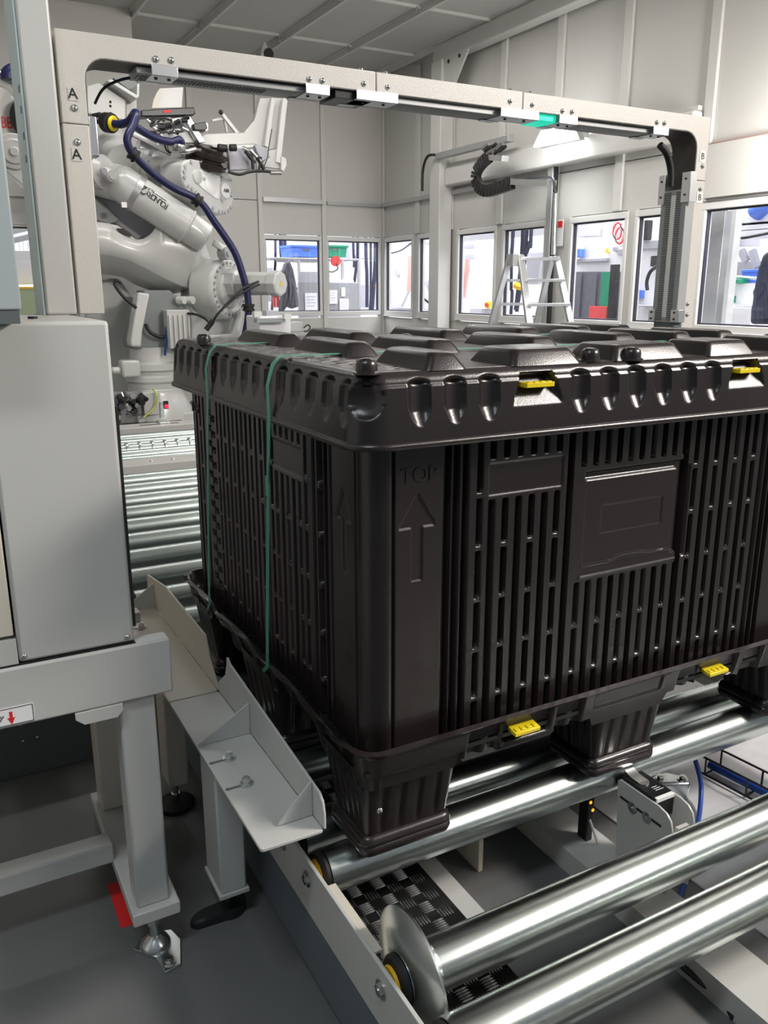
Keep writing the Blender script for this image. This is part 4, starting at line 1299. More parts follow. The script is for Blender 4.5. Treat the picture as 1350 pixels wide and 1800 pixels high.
for z in (-0.03, 0.02):
    MB().bar(md + AX * 0.16 - AH * 0.0 - np.array((0, 0, -z)) + np.cross(AX, up_) * -0.098, md + AX * 0.42 + np.array((0, 0, z)) + np.cross(AX, up_) * -0.098, 0.012, 0.008).build('motor_rib', 'robot_lt', mo)
tri = [md + AX * 0.541 + AH * a_ + up_ * b_ for a_, b_ in ((-0.022, -0.018), (0.022, -0.018), (0, 0.025))]
MB().prism(tri, AX * 0.003).build('warning_triangle', 'yellow', mo)
cb_end = A6(368, 574, 5.62)
for a_, b_ in (((1085, 1360), (950, 1430)), ((1090, 1378), (930, 1470))):
    MB().tube([Q(*a_, 5.62), Q((a_[0] + b_[0]) / 2, (a_[1] + b_[1]) / 2 - 8, 5.60), Q(*b_, 5.58), Q(830, 1560, 5.58), Q(790, 1620, 5.6), cb_end], 0.009, smooth=6).build('motor_cable', 'cable_black', rb)
MB().tube([A6(330, 551, 5.88), A6(345, 553, 5.8), A6(360, 560, 5.7), A6(370, 570, 5.64)], 0.010, smooth=5).build('motor_cable', 'cable_black', rb)
MB().cyl(A6(374, 564, 5.62), A6(362, 580, 5.63), 0.022, n=10).build('cable_gland', 'rubber', rb)
# lower-arm shell: rows from the back over the front face, crease and underside


def resample(pts, n):
    P_ = np.array(pts, float)
    s_ = np.concatenate([[0], np.cumsum(np.linalg.norm(np.diff(P_, axis=0), axis=1))])
    t = np.linspace(0, s_[-1], n)
    return np.stack([np.interp(t, s_, P_[:, k]) for k in (0, 1)], 1)


top_ = resample([(-60, 985), (0, 985), (60, 982), (130, 992), (165, 1030), (210, 1062), (255, 1082), (300, 1095), (345, 1088), (385, 1062), (420, 1015), (445, 960), (462, 928), (500, 925), (560, 930), (610, 942), (660, 970), (700, 1010), (722, 1060), (745, 1130), (775, 1215)], 60)
cre_ = resample([(-60, 1178), (0, 1180), (120, 1190), (240, 1220), (360, 1275), (480, 1340), (580, 1385), (640, 1400), (680, 1385), (730, 1310), (776, 1240)], 60)
bot_ = resample([(-60, 1300), (0, 1302), (60, 1306), (200, 1330), (300, 1385), (420, 1430), (530, 1442), (620, 1425), (660, 1412), (690, 1385), (735, 1310), (777, 1245)], 60)
top_ = np.array([top_[min(59, int(i))] for i in range(60)])


def dep_(x, y): return 6.10 + 0.22 * max(0, (x - 670) / 105) ** 2


rowsV = []
for fn in ((top_, 0.50, 0), (top_, 0.05, -6), (top_, 0.0, 4), (0.5 * top_ + 0.5 * cre_, -0.03, 0), (cre_, 0.0, -4), (cre_, 0.01, 3), (0.5 * cre_ + 0.5 * bot_, 0.10, 0), (bot_, 0.24, 0), (bot_, 0.50, 0)):
    pp, dd, dy = fn
    rowsV.append([Q(x, y + dy, dep_(x, y) + dd) for x, y in pp])
grid_mesh('lower_arm', np.array(rowsV), 'robot', rb, ang=70)
MB().prism([Q(*p, 6.14) for p in ((130, 990), (175, 1000), (220, 1028), (265, 1068), (300, 1092), (255, 1085), (205, 1064), (160, 1032))], (0, 0.02, 0)).build('access_cutout', 'robot_lt', rb)
MB().prism([Q(*p, 6.12) for p in ((175, 1018), (215, 1020), (250, 1040), (272, 1062), (262, 1072), (225, 1062), (190, 1042))], (0, 0.02, 0)).build('cutout_hole', 'ink', rb)
MB().prism([Q(*p, 6.35) for p in ((10, 800), (200, 840), (440, 1000), (400, 1080), (300, 1100), (190, 1010), (60, 900))], (0, 0.2, 0)).build('arm_inner', 'machine_gr', rb, bevel=0.02)
# elbow tube with lettering
ta, tb = Q(205, 732, 6.12), Q(752, 1090, 6.02)
ax = (tb - ta) / np.linalg.norm(tb - ta)
L_ = np.linalg.norm(tb - ta)
r0 = 0.142
tu = MB().lathe([(0.05, -0.10), (0.10, -0.085), (0.135, -0.04), (r0, 0.0), (r0, 0.09), (r0 * 1.05, 0.095), (r0 * 1.05, 0.145), (r0, 0.15), (r0 * 0.98, L_ * 0.74), (r0 * 1.03, L_ * 0.745), (r0 * 1.03, L_ * 0.765), (r0 * 0.9, L_ * 0.78), (r0 * 0.84, L_ * 0.98), (r0 * 0.7, L_)], ta, ax, 48).build('elbow_tube', 'robot_lt', rb)
MB().lathe([(r0 * 1.06, 0), (r0 * 1.06, 0.05)], ta + ax * 0.095, ax, 48).build('collar', 'alu_matt', tu)


def on_tube(x, y):
    rr = _ray(158 + x / 3.6585, 123 + y / 3.6585)
    d_ = rr / np.linalg.norm(rr)
    w_ = CAM - ta
    dp = d_ - ax * np.dot(d_, ax)
    wp = w_ - ax * np.dot(w_, ax)
    a_, b_, c_ = np.dot(dp, dp), 2 * np.dot(dp, wp), np.dot(wp, wp) - r0 ** 2
    s_ = (-b_ - math.sqrt(max(0, b_ * b_ - 4 * a_ * c_))) / (2 * a_)
    p = CAM + d_ * s_
    n_ = p - ta
    n_ = n_ - ax * np.dot(n_, ax)
    return p, n_ / np.linalg.norm(n_)


for ch, (x, y), sz in [(c, (492 - 20.3 * k, 876 - 14.2 * k), 0.050) for k, c in enumerate('FOUNDRY')] + [('2', (346, 768), 0.085)] + [(c, (412 - 10.6 * k, 784 - 6.4 * k), 0.024) for k, c in enumerate('PLUS')]:
    p, n_ = on_tube(x, y)
    text('lettering', ch, 'ink', tu, p + n_ * 0.0015, -ax, np.cross(n_, -ax), sz * 1.25, 0.0008)
p, n_ = on_tube(456, 818)
MB().bar(p + n_ * 0.001 - ax * 0.05, p + n_ * 0.001 + ax * 0.05, 0.004, 0.003).build('printed_line', 'ink', tu)
# wrist end: link and pins
MB().lathe([(0.12, 0), (0.14, 0.03), (0.14, 0.26), (0.10, 0.34)], Q(20, 690, 6.35), Q(150, 720, 6.2) - Q(20, 690, 6.35), 28).build('wrist_link', 'robot', rb)
MB().prism([Q(*p, 5.96) for p in ((70, 635), (85, 622), (110, 622), (150, 640), (178, 660), (184, 690), (172, 715), (150, 722), (120, 700), (80, 665))], (0, 0.06, 0)).build('link_eye', 'robot_lt', rb, bevel=0.008)
MB().cyl(Q(92, 648, 5.95), Q(92, 648, 5.955), 0.022, n=16).build('eye_hole', 'machine_gr', rb)
MB().cyl(Q(150, 682, 5.93), Q(150, 682, 5.96), 0.045, n=24).cyl(Q(150, 682, 5.915), Q(150, 682, 5.93), 0.026, n=18).build('link_pin', 'robot', rb)
MB().cyl(Q(30, 470, 6.45), Q(120, 380, 6.6), 0.20, n=36).build('upper_drum', 'robot', rb)
MB().cyl(Q(150, 560, 6.3), Q(60, 430, 6.5), 0.18, n=36).build('upper_drum', 'robot', rb)
MB().cyl(Q(205, 570, 6.2), Q(150, 500, 6.3), 0.13, n=36).build('upper_drum', 'robot_lt', rb)
MB().lathe([(0.10, 0), (0.13, 0.04), (0.13, 0.10), (0.09, 0.14)], Q(30, 660, 6.2), AX, 24).build('link_pin', 'robot_lt', rb)
MB().prism([Q(*p, 6.3) for p in ((0, 800), (90, 850), (190, 960), (180, 980), (130, 992), (0, 960))], (0, 0.15, 0)).build('link_plate', 'robot_dk', rb, bevel=0.01)
q0, q1 = Q(200, 850, 5.97), Q(236, 886, 5.97)
bx(q0[0], q1[0], 5.95, 5.97, q1[2], q0[2]).build('name_plate', 'white', rb)
# forearm with its flat cover, facing along the joint axis
fp = Q(750, 750, 6.02)
out = [QP(x, y, fp) for x, y in ((596, 600), (620, 578), (660, 572), (720, 582), (790, 604), (850, 632), (895, 665), (922, 710), (932, 770), (928, 840), (912, 895), (885, 928), (845, 934), (800, 922), (740, 880), (680, 830), (630, 780), (602, 730), (592, 660))]
fa = MB().prism(out, -AX * 0.24).build('forearm', 'robot', rb, bevel=0.018, seg=3)
for x, y in ((610, 620), (605, 655), (608, 690), (633, 745), (655, 765), (680, 785), (650, 590), (715, 598), (780, 618), (790, 888), (830, 907), (852, 912), (872, 914), (890, 905), (905, 885)):
    c = QP(x, y, fp)
    MB().cyl(c - AX * 0.004, c + AX * 0.010, 0.016, n=10).build('bolt', 'machine_gr', fa)
pl = [QP(x, y, fp) for x, y in ((660, 650), (700, 640), (835, 682), (828, 830), (800, 822), (720, 760), (665, 700))]
MB().prism(pl, AX * 0.006).build('cover_plate', 'white', fa, bevel=0.002)


def cdisc(x, y, r, h, m='white'):
    c = QP(x, y, fp)
    return MB().lathe([(r, 0), (r, h * 0.8), (r * 0.94, h)], c, AX, 32).build('cover_disc', m, fa), c + AX * h


cdisc(690, 686, 0.055, 0.010, 'robot')
cdisc(730, 700, 0.016, 0.012, 'machine_gr')
cdisc(778, 726, 0.085, 0.012)
cdisc(850, 830, 0.022, 0.010, 'machine_gr')
cdisc(850, 700, 0.020, 0.010, 'machine_gr')
cdisc(910, 800, 0.022, 0.010, 'machine_gr')
cd_, cp = cdisc(868, 777, 0.062, 0.014)
text('lettering', 'ABB', 'ink', cd_, cp + AX * 0.003, AH, up_, 0.042, 0.001)
ft0, ft1 = Q(365, 590, 6.40), Q(660, 680, 6.20)
d_ = (ft1 - ft0) / np.linalg.norm(ft1 - ft0)
MB().lathe([(0.19, -0.06), (0.19, 0.02), (0.20, 0.03), (0.20, 0.07), (0.17, 0.09), (0.15, 0.45)], ft0, d_, 40).build('forearm_tube', 'robot', rb)
m0 = MB()._frame(d_)
for k in range(24):
    a = 2 * PI * k / 24
    c = ft0 + d_ * 0.07 + 0.185 * (math.cos(a) * m0[1] + math.sin(a) * m0[2])
    MB().cyl(c, c + d_ * 0.014, 0.011, n=6).build('bolt', 'machine_gr', rb)
MB().lathe([(0.17, -0.02), (0.17, 0.02), (0.145, 0.03), (0.145, 0.05), (0.16, 0.06), (0.16, 0.09), (0.12, 0.10), (0.12, 0.13)], Q(745, 600, 6.12), (0.18, -0.35, 0.92), 40).build('wrist_rings', mat('dark_bronze', (0.045, 0.036, 0.032), 0.3, 0.6), rb)
MB().prism([Q(*p, 6.0) for p in ((600, 505), (640, 496), (760, 498), (800, 510), (892, 610), (885, 640), (860, 640), (800, 560), (740, 530), (640, 530), (605, 545))], (0, 0.10, 0)).build('wrist_flange', 'black_paint', rb, bevel=0.01)
MB().tube([Q(575, 530, 5.95), Q(620, 525, 5.93), Q(680, 508, 5.93)], 0.02, 10, smooth=4).lathe([(0.06, 0), (0.075, 0.02), (0.075, 0.05), (0.05, 0.07)], Q(562, 530, 5.95), (0, 0, 1), 20).build('hose_fitting', 'steel', rb)
MB().bar(Q(795, 1110, 5.92), Q(880, 1160, 5.92), 0.045, 0.05).cyl(Q(893, 1178, 5.90), Q(893, 1178, 5.90) - AX * 0.08, 0.055, n=26).cyl(Q(893, 1178, 5.90) + AX * 0.01, Q(893, 1178, 5.90), 0.03, n=20).build('balancer_rod', 'alu_matt', rb)
MB().tube([Q(200, 1370, 5.95), Q(172, 1352, 5.95), Q(160, 1380, 5.95), Q(200, 1440, 5.93), Q(250, 1490, 5.93), Q(300, 1530, 5.93)], 0.013, smooth=6).build('drain_cable', 'cable_black', rb)
for x in (585, 640):
    q = Q(x, 1480, 5.98)
    MB().cyl(q - AX * 0.03, q + AX * 0.04, 0.032, n=12).build('stop_block', 'robot_lt', rb)
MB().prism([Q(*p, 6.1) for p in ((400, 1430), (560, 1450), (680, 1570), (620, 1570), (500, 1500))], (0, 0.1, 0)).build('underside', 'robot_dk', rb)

# hose pack
hp = thing('robot_hose', 'thick navy hose looping along the robot arm with black clamps', 'hose', Q(270, 540, 5.7))
path = [Q(150, 345, 5.9), Q(200, 350, 5.85), Q(248, 330, 5.8), Q(275, 295, 5.75), Q(290, 275, 5.7), Q(300, 290, 5.66), Q(280, 350, 5.64), Q(250, 410, 5.62), Q(240, 460, 5.62), Q(270, 530, 5.64), Q(360, 625, 5.68), Q(450, 700, 5.70), Q(560, 770, 5.72), Q(660, 815, 5.72), Q(730, 870, 5.72), Q(790, 960, 5.72), Q(860, 1060, 5.72), Q(930, 1170, 5.72), Q(975, 1290, 5.72), Q(1010, 1430, 5.72), Q(1020, 1530, 5.72), Q(1010, 1640, 5.72), Q(985, 1750, 5.72)]
MB().tube(path, 0.029, 14, smooth=6).build('hose', 'hose', hp)
path = [Q(285, 358, 5.8), Q(340, 395, 5.85), Q(430, 440, 5.88), Q(520, 462, 5.9), Q(580, 450, 5.9), Q(590, 500, 5.92)]
MB().tube(path, 0.029, 14, smooth=6).build('branch_hose', 'hose', hp)
for (x, y), d in (((282, 545), (0.75, 0.1, -0.65)), ((690, 838), (0.75, 0.0, -0.6)), ((1020, 1528), (0.0, 0, 1))):
    c = Q(x, y, 5.66 if x < 300 else 5.72)
    d = np.array(d) / np.linalg.norm(d)
    MB().lathe([(0.040, -0.03), (0.052, -0.025), (0.052, -0.012), (0.044, -0.010), (0.044, 0.010), (0.052, 0.012), (0.052, 0.025), (0.040, 0.03)], c, d, 22).build('clamp', 'rubber', hp)
MB().cyl(Q(105, 338, 5.98), Q(140, 342, 5.92), 0.072, n=20).build('collar', 'rubber', hp)
MB().lathe([(0.052, 0), (0.056, 0.012), (0.045, 0.025)], Q(143, 343, 5.92), Q(190, 348, 5.86) - Q(140, 342, 5.92), 20).build('yellow_ring', 'yellow', hp)

# gripper frame carried by the arm
gp = thing('robot_gripper', 'grey gripper frame with dark valves and cables above the robot arm', 'gripper', Q(800, 430, 6.1))
MB().prism([Q(*p, 6.3) for p in ((-20, 100), (60, 80), (232, 195), (232, 325), (-20, 280))], (0, 0.25, 0)).build('valve_box', 'robot', gp, bevel=0.01)
MB().prism([Q(*p, 6.2) for p in ((108, 66), (140, 58), (318, 170), (300, 186))], (0, 0.25, 0)).build('box_flange', 'robot_lt', gp, bevel=0.006)
MB().prism([Q(*p, 6.22) for p in ((302, 90), (320, 84), (318, 172), (302, 180))], (0, 0.2, 0)).build('box_flange', 'robot_lt', gp, bevel=0.006)
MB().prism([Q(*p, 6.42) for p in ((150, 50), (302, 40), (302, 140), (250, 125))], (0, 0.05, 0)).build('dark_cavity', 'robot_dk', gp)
for y in (205, 232):
    MB().dome(Q(132, y, 6.298), 0.010, (0, -1, 0)).build('screw', 'ink', gp)
for k in range(8):
    c = Q(20 + k * 12, 300 + (k % 3) * 14, 6.1)
    MB().cyl(c, c + np.array((0.05, -0.04, 0.01)), 0.022, n=8).build('valve', ('rubber', 'steel', 'rubber')[k % 3], gp)
cbn = MB().prism([Q(*p, 6.0) for p in ((330, 258), (672, 238), (680, 284), (660, 292), (332, 300))], (0, 0.14, 0)).build('camera_bar', 'black_paint', gp, bevel=0.008)
MB().prism([Q(*p, 5.994) for p in ((472, 260), (522, 257), (522, 272), (472, 275))], (0, 0.006, 0)).build('red_mark', 'red', cbn)
MB().prism([Q(*p, 6.05) for p in ((360, 312), (380, 310), (520, 470), (500, 476))], (0, 0.05, 0)).build('rail', 'alu', gp, bevel=0.004)
MB().prism([Q(*p, 6.05) for p in ((600, 300), (640, 290), (742, 462), (705, 470))], (0, 0.05, 0)).build('rail', 'alu', gp, bevel=0.004)
MB().prism([Q(*p, 6.03) for p in ((520, 310), (600, 300), (612, 340), (530, 345))], (0, 0.05, 0)).build('bracket', 'alu_matt', gp, bevel=0.004)
MB().prism([Q(*p, 6.2) for p in ((400, 345), (610, 330), (640, 385), (470, 400))], (0, 0.06, 0)).build('manifold', 'machine_gr', gp, bevel=0.006)
MB().prism([Q(*p, 6.12) for p in ((440, 405), (640, 390), (680, 470), (560, 470))], (0, 0.05, 0)).build('manifold', 'robot', gp, bevel=0.006)
for k in range(18):
    c = Q(380 + (k * 53) % 260, 312 + (k * 29) % 100, 6.0)
    MB().cyl(c, c + np.array((0.04, -0.02, 0.02 * (k % 3 - 1))), 0.010 + 0.004 * (k % 3), n=8).build('valve', ('rubber', 'steel')[k % 2], gp)
for pth in (((385, 350), (430, 315), (490, 312), (530, 330)), ((430, 420), (470, 400), (520, 405), (600, 395)), ((480, 470), (490, 510), (510, 530), (520, 525))):
    MB().tube([Q(x, y, 5.97) for x, y in pth], 0.007, smooth=5).build('cable', 'cable_black', gp)
MB().prism([Q(*p, 6.0) for p in ((665, 345), (748, 332), (760, 375), (740, 390), (672, 385))], (0, 0.12, 0)).build('sensor', 'black_paint', gp, bevel=0.006)
MB().prism([Q(*p, 6.02) for p in ((745, 335), (758, 345), (760, 385), (745, 392))], (0, 0.10, 0)).build('sensor_end', 'alu', gp)
MB().prism([Q(*p, 6.15) for p in ((640, 470), (740, 410), (990, 402), (1060, 320), (1095, 180), (1275, 180), (1262, 300), (1235, 500), (1140, 520), (1060, 480), (800, 490))], (0, 0.06, 0)).build('main_arm', 'robot', gp, bevel=0.008)
MB().prism([Q(*p, 6.09) for p in ((1242, 180), (1272, 180), (1226, 600), (1196, 590))], (0, 0.04, 0)).build('edge_profile', 'robot_lt', gp)
MB().prism([Q(*p, 6.08) for p in ((1168, 180), (1190, 180), (1150, 500), (1125, 485))], (0, 0.04, 0)).build('edge_profile', 'robot_lt', gp)
MB().prism([Q(*p, 6.11) for p in ((1140, 520), (1230, 500), (1235, 640), (1100, 620))], (0, 0.04, 0)).build('arm_foot', 'robot', gp, bevel=0.006)
MB().prism([Q(*p, 6.07) for p in ((1232, 555), (1262, 570), (1268, 610), (1245, 655), (1230, 640))], (0, 0.04, 0)).build('end_plate', 'robot_lt', gp, bevel=0.004)
MB().prism([Q(*p, 6.05) for p in ((890, 510), (1010, 500), (1040, 640), (900, 645))], (0, 0.06, 0)).build('jaw_plate', 'machine_gr', gp, bevel=0.008)
MB().prism([Q(*p, 6.02) for p in ((1060, 480), (1130, 500), (1165, 560), (1110, 590), (1075, 530))], (0, 0.06, 0)).build('jaw_plate', 'machine_gr', gp, bevel=0.008)
MB().prism([Q(*p, 6.06) for p in ((780, 486), (1060, 478), (1060, 500), (900, 510), (800, 500))], (0, 0.06, 0)).build('lower_rail', 'robot_lt', gp, bevel=0.006)
for (x, y), (x2, y2), r_, m_ in (((825, 500), (880, 505), .03, 'rubber'), ((900, 500), (940, 500), .028, 'rubber'), ((1000, 520), (1060, 600), .016, 'rubber'), ((1030, 515), (1100, 590), .014, 'steel'), ((1040, 540), (1050, 640), .014, 'cable_black'), ((1075, 560), (1120, 640), .016, 'cable_black'), ((980, 500), (1020, 520), .018, 'steel'), ((1100, 560), (1085, 660), .010, 'cable_black'), ((1160, 660), (1230, 660), .02, 'steel')):
    MB().cyl(Q(x, y, 5.98), Q(x2, y2, 5.98), r_, n=10).build('valve', m_, gp)
MB().tube([Q(890, 655, 5.98), Q(960, 672, 5.98), Q(1030, 655, 5.98), Q(1100, 650, 5.98), Q(1230, 660, 5.98)], 0.012, smooth=5).build('cable', 'cable_black', gp)
MB().tube([Q(1170, 380, 6.04), Q(1150, 500, 6.0), Q(1140, 570, 5.98), Q(1100, 660, 5.98)], 0.004, smooth=5).build('cable', 'cable_black', gp)
MB().prism([Q(*p, 6.2) for p in ((832, 270), (850, 262), (960, 402), (940, 406))], (0, 0.03, 0)).build('arm_bracket', 'robot_lt', gp)
MB().prism([Q(*p, 6.22) for p in ((785, 318), (870, 300), (888, 402), (880, 402), (862, 318), (790, 330))], (0, 0.03, 0)).build('arm_bracket', 'robot', gp)
MB().dome(Q(843, 272, 6.19), 0.02, (0, -1, 0)).build('pivot', 'ink', gp)
MB().prism([Q(*p, 6.4) for p in ((235, 200), (300, 195), (300, 330), (235, 330))], (0, 0.02, 0)).build('back_plate', 'robot', gp)
MB().prism([Q(*p, 6.3) for p in ((400, 245), (412, 190), (430, 150), (455, 118), (600, 112), (590, 240))], (0, 0.04, 0)).build('curved_guard', 'robot', gp)
MB().prism([Q(*p, 6.27) for p in ((398, 245), (410, 190), (428, 150), (450, 118), (466, 118), (448, 170), (440, 245))], (0, 0.03, 0)).build('guard_edge', 'cream', gp)
MB().bar(Q(270, 410, 6.05), Q(520, 540, 6.05), 0.045, 0.03).build('rod', 'alu_matt', gp)
MB().bar(Q(320, 480, 6.1), Q(440, 500, 6.1), 0.05, 0.05).build('cylinder', 'alu', gp)

# ceiling pulley behind the gate
t = thing('ceiling_pulley', 'small pulley bracket hanging from a ceiling rib behind the gate', 'pulley', (3.03, 7.6, 3.6))
q = PY(467, 94, 7.75)
MB().prism([(q[0] - 0.03, 7.75, q[2] + 0.07), (q[0] + 0.02, 7.75, q[2] + 0.08), (q[0] + 0.07, 7.75, q[2] - 0.10), (q[0] - 0.07, 7.75, q[2] - 0.10)], (0, 0.04, 0)).build('bracket', 'robot', t)
MB().cyl(q + np.array((0.03, -0.02, 0.0)), q + np.array((0.03, 0.07, 0.0)), 0.05, n=16).build('wheel', 'rubber', t)
bx(q[0] - 0.012, q[0] + 0.012, 7.76, 7.78, q[2] + 0.06, max(3.70, q[2] + 0.08)).build('hanger', 'robot', t)

# second robot, seen past the guard post
r2 = thing('industrial_robot', 'second white robot with red letters, partly hidden behind the guard post', 'robot', (0.05, 5.6, 0))
B5 = lambda px, py, Y=5.6: PY(px, py, Y)
MB().prism([B5(*p) for p in ((-40, 140), (10, 150), (38, 178), (40, 236), (12, 246), (-40, 240))], (0, 0.4, 0)).build('arm_head', 'robot_lt', r2, bevel=0.03)
text('lettering', 'ABB', 'red', r2, B5(5.5, 216, 5.59), B5(30, 217, 5.59) - B5(0, 214, 5.59), (0, 0, 1), 0.105, 0.001, 0.0, 0.62)
MB().cyl(B5(56, 208, 5.5), B5(56, 208, 5.9), 0.14, n=28).build('axis_cover', 'black_paint', r2)
MB().cyl(B5(25, 266, 5.5), B5(25, 266, 5.8), 0.115, n=32).cyl(B5(25, 266, 5.48), B5(25, 266, 5.5), 0.08, n=28).cyl(B5(25, 266, 5.46), B5(25, 266, 5.5), 0.03, n=16).build('joint', 'robot', r2, bevel=0.006)
MB().prism([B5(*p) for p in ((-10, 240), (30, 245), (60, 262), (58, 285), (30, 293), (-10, 280))], (0, 0.25, 0)).build('lower_link', 'robot', r2, bevel=0.02)
MB().bar(B5(15, 290, 5.6), B5(60, 330, 5.6), 0.10, 0.10).build('strut', 'robot', r2, bevel=0.01)
MB().tube([B5(-20, 120), B5(10, 138), B5(40, 152), B5(70, 160)], 0.035, smooth=4).build('rod', 'zinc', r2)
MB().tube([B5(15, 140, 5.5), B5(14, 130, 5.5), B5(26, 123, 5.5), B5(50, 124, 5.5)], 0.045, 12, smooth=5).build('hose', 'hose', r2)
MB().lathe([(0.26, 0), (0.26, 0.3), (0.2, 0.4), (0.2, 1.25)], (-0.25, 5.8, 0), n=28).build('base', 'robot', r2)
MB().prism([(-0.45, 5.7, 1.2), (0.0, 5.7, 1.2), (0.1, 5.7, 1.75), (-0.3, 5.7, 1.9)], (0, 0.25, 0)).build('lower_arm', 'robot', r2, bevel=0.04)

# red warning lamp and small stand by the robot base
t = thing('signal_lamp', 'small glowing red lamp on a grey bracket at the end of the roller bed', 'lamp', PY(285, 735, 5.38))
q = PY(285, 735, 5.38)
MB().bar(q, PY(284, 707, 5.38), 0.03, 0.03).build('bracket', 'zinc', t)
q2 = PY(292, 714, 5.36)
bx(q2[0] - 0.016, q2[0] + 0.016, 5.35, 5.38, q2[2] - 0.02, q2[2] + 0.04).build('housing', 'black_paint', t)
MB().dome((q2[0], 5.35, q2[2]), 0.016, (0, -1, 0)).build('lens', 'glow_red', t)
bx(q[0] - 0.04, q[0] + 0.04, 5.30, 5.42, 0.2725, 0.285).build('foot', 'zinc', t)

# linear unit behind the box
t = thing('linear_unit', 'white and grey linear axis unit behind the box right of the robot', 'machine', PY(490, 585, 5.2))
C5 = lambda px, py, Y=5.2: PY(px, py, Y)
q0, q1 = C5(455, 556), C5(512, 592)
bx(q0[0], q1[0], 5.2, 5.5, 0.3, q0[2]).build('body', 'machine', t, bevel=0.01)
q0, q1 = C5(512, 566), C5(534, 583)
bx(q0[0], q1[0], 5.22, 5.4, q1[2], q0[2]).build('profile', 'alu_matt', t, bevel=0.004)
q0, q1 = C5(450, 560, 5.15), C5(500, 566, 5.15)
bx(q0[0], q1[0], 5.13, 5.2, q1[2], q0[2]).build('rail', 'zinc', t)
for a in ((450, 552), (502, 556)):
    q = C5(*a, 5.15)
    bx(q[0] - 0.03, q[0] + 0.03, 5.1, 5.15, q[2] - 0.02, q[2] + 0.02).build('tag_plate', 'white', t)
q0, q1 = C5(468, 546, 5.25), C5(490, 560, 5.25)
bx(q0[0], q1[0], 5.25, 5.35, q1[2] - 0.02, q0[2]).build('gearbox', 'machine_gr', t, bevel=0.006)
MB().tube([C5(534, 576), C5(541, 571), C5(545, 576), C5(540, 582), C5(534, 582)], 0.006, smooth=5).build('cable', 'cable_black', t)
bx(C5(470, 590)[0], C5(500, 590)[0], 5.25, 5.45, 0.0, 0.31).build('stand', 'machine_gr', t)

# ================================================================== STEP LADDER, ENERGY CHAIN
ld = thing('step_ladder', 'aluminium step ladder standing open before the right wall', 'ladder', (4.1, 4.8, 0))
xt0, xt1, ztop = 3.955, 4.335, 1.545
for x0, x1, yb in ((xt0, 3.86, 4.22), (xt1, 4.43, 4.22)):
    MB().bar((x0, 4.78, ztop), (x1, yb, 0), 0.028, 0.062, up=(1, 0, 0)).build('front_rail', 'alu', ld, bevel=0.003)
for x0, x1, yb in ((xt0 - 0.06, 3.82, 5.42), (xt1 + 0.01, 4.42, 5.42)):
    MB().bar((x0, 4.84, ztop), (x1, yb, 0), 0.028, 0.050, up=(1, 0, 0)).build('rear_rail', 'alu', ld, bevel=0.003)
for z in (1.52, 1.345, 1.145, 0.945, 0.745, 0.545, 0.345, 0.145):
    f_ = z / ztop
    y = 4.22 + (4.78 - 4.22) * f_
    xa, xb = 3.86 + (xt0 - 3.86) * f_, 4.43 + (xt1 - 4.43) * f_
    bx(xa, xb, y - 0.05, y + 0.03, z - 0.012, z + 0.012).build('step', 'alu', ld, bevel=0.003)
for z in (1.345, 1.145, 0.945, 0.60, 0.3):
    f_ = z / ztop
    y = 5.42 + (4.84 - 5.42) * f_
    bx(3.82 + (xt0 - 3.88) * f_, 4.42 + (xt1 - 4.41) * f_, y - 0.012, y + 0.012, z - 0.012, z + 0.012).build('brace', 'alu', ld)
bx(xt0 - 0.085, xt0 + 0.025, 4.77, 4.86, 1.46, 1.555).build('hinge', 'alu_matt', ld)

ec = thing('energy_chain', 'black cable drag chain curving below the door rail', 'chain', (4.3, 6.2, 2.2))
pts = [PX(x, y, 4.40) for x, y in ((862, 274), (852, 282), (844, 291), (838, 302), (836, 313), (839, 324), (846, 332), (854, 336), (866, 334), (880, 329), (894, 324), (902, 321))]
dens = []
for i in range(len(pts) - 1):
    for k in range(2): dens.append(pts[i] + (pts[i + 1] - pts[i]) * (k + 0.1) / 2)
dens.append(pts[-1])
for a, b in zip(dens[:-1], dens[1:]):
    MB().bar(a, a + (b - a) * 0.9, 0.11, 0.055, up=(1, 0, 0)).build('link', 'black_paint', ec, bevel=0.004)
pa = [PX(x, y, 4.42) for x, y in ((905, 320), (932, 318), (970, 322))]
MB().bar(pa[0], pa[2], 0.10, 0.05, up=(0, 0, 1)).build('carrier', 'alu', ec)
MB().bar(PX(862, 277, 4.42), PX(888, 279, 4.42), 0.08, 0.05).build('carrier', 'alu', ec)
MB().tube([PX(935, 312, 4.42), PX(965, 311, 4.42), PX(973, 316, 4.42), PX(975, 330, 4.42), PX(977, 339, 4.42)], 0.012, smooth=5).build('cable', 'cable_black', ec)
MB().tube([PX(976, 338, 4.50), PX(973, 448, 4.50)], 0.022).build('conduit', 'zinc', ec)
for k in range(8):
    c = PX(848 + k * 4.2, 262 + (k % 3) * 4, 4.38)
    MB().cyl(c, c + np.array((0, -0.10, 0.03)), 0.016, n=8).build('fitting', ('steel', 'rubber')[k % 2], ec)
t = thing('sliding_door_stile', 'aluminium sliding-door stile behind the step ladder', 'door stile', (4.6, 5.2, 0))
bx(4.60, 4.66, 5.20, 5.27, 0, 2.33).build('profile', 'alu_matt', t, bevel=0.003)
bx(4.61, 4.65, 5.18, 5.20, 0, 2.33).build('brush_seal', 'rubber', t)
for px in (968, 986):
    q = PX(px, 400, 4.68)
    o = bx(4.672, 4.678, q[1] - 0.04, q[1] + 0.04, q[2] - 0.16, q[2] + 0.07).build('warning_sign', 'white')
    tag(o, 'small white warning sign with red mark %s the sliding-door stile' % ('left of' if px == 968 else 'right of'), 'sign')
    bx(4.668, 4.671, q[1] - 0.03, q[1] + 0.03, q[2] + 0.0, q[2] + 0.055).build('red_mark', 'red', o)

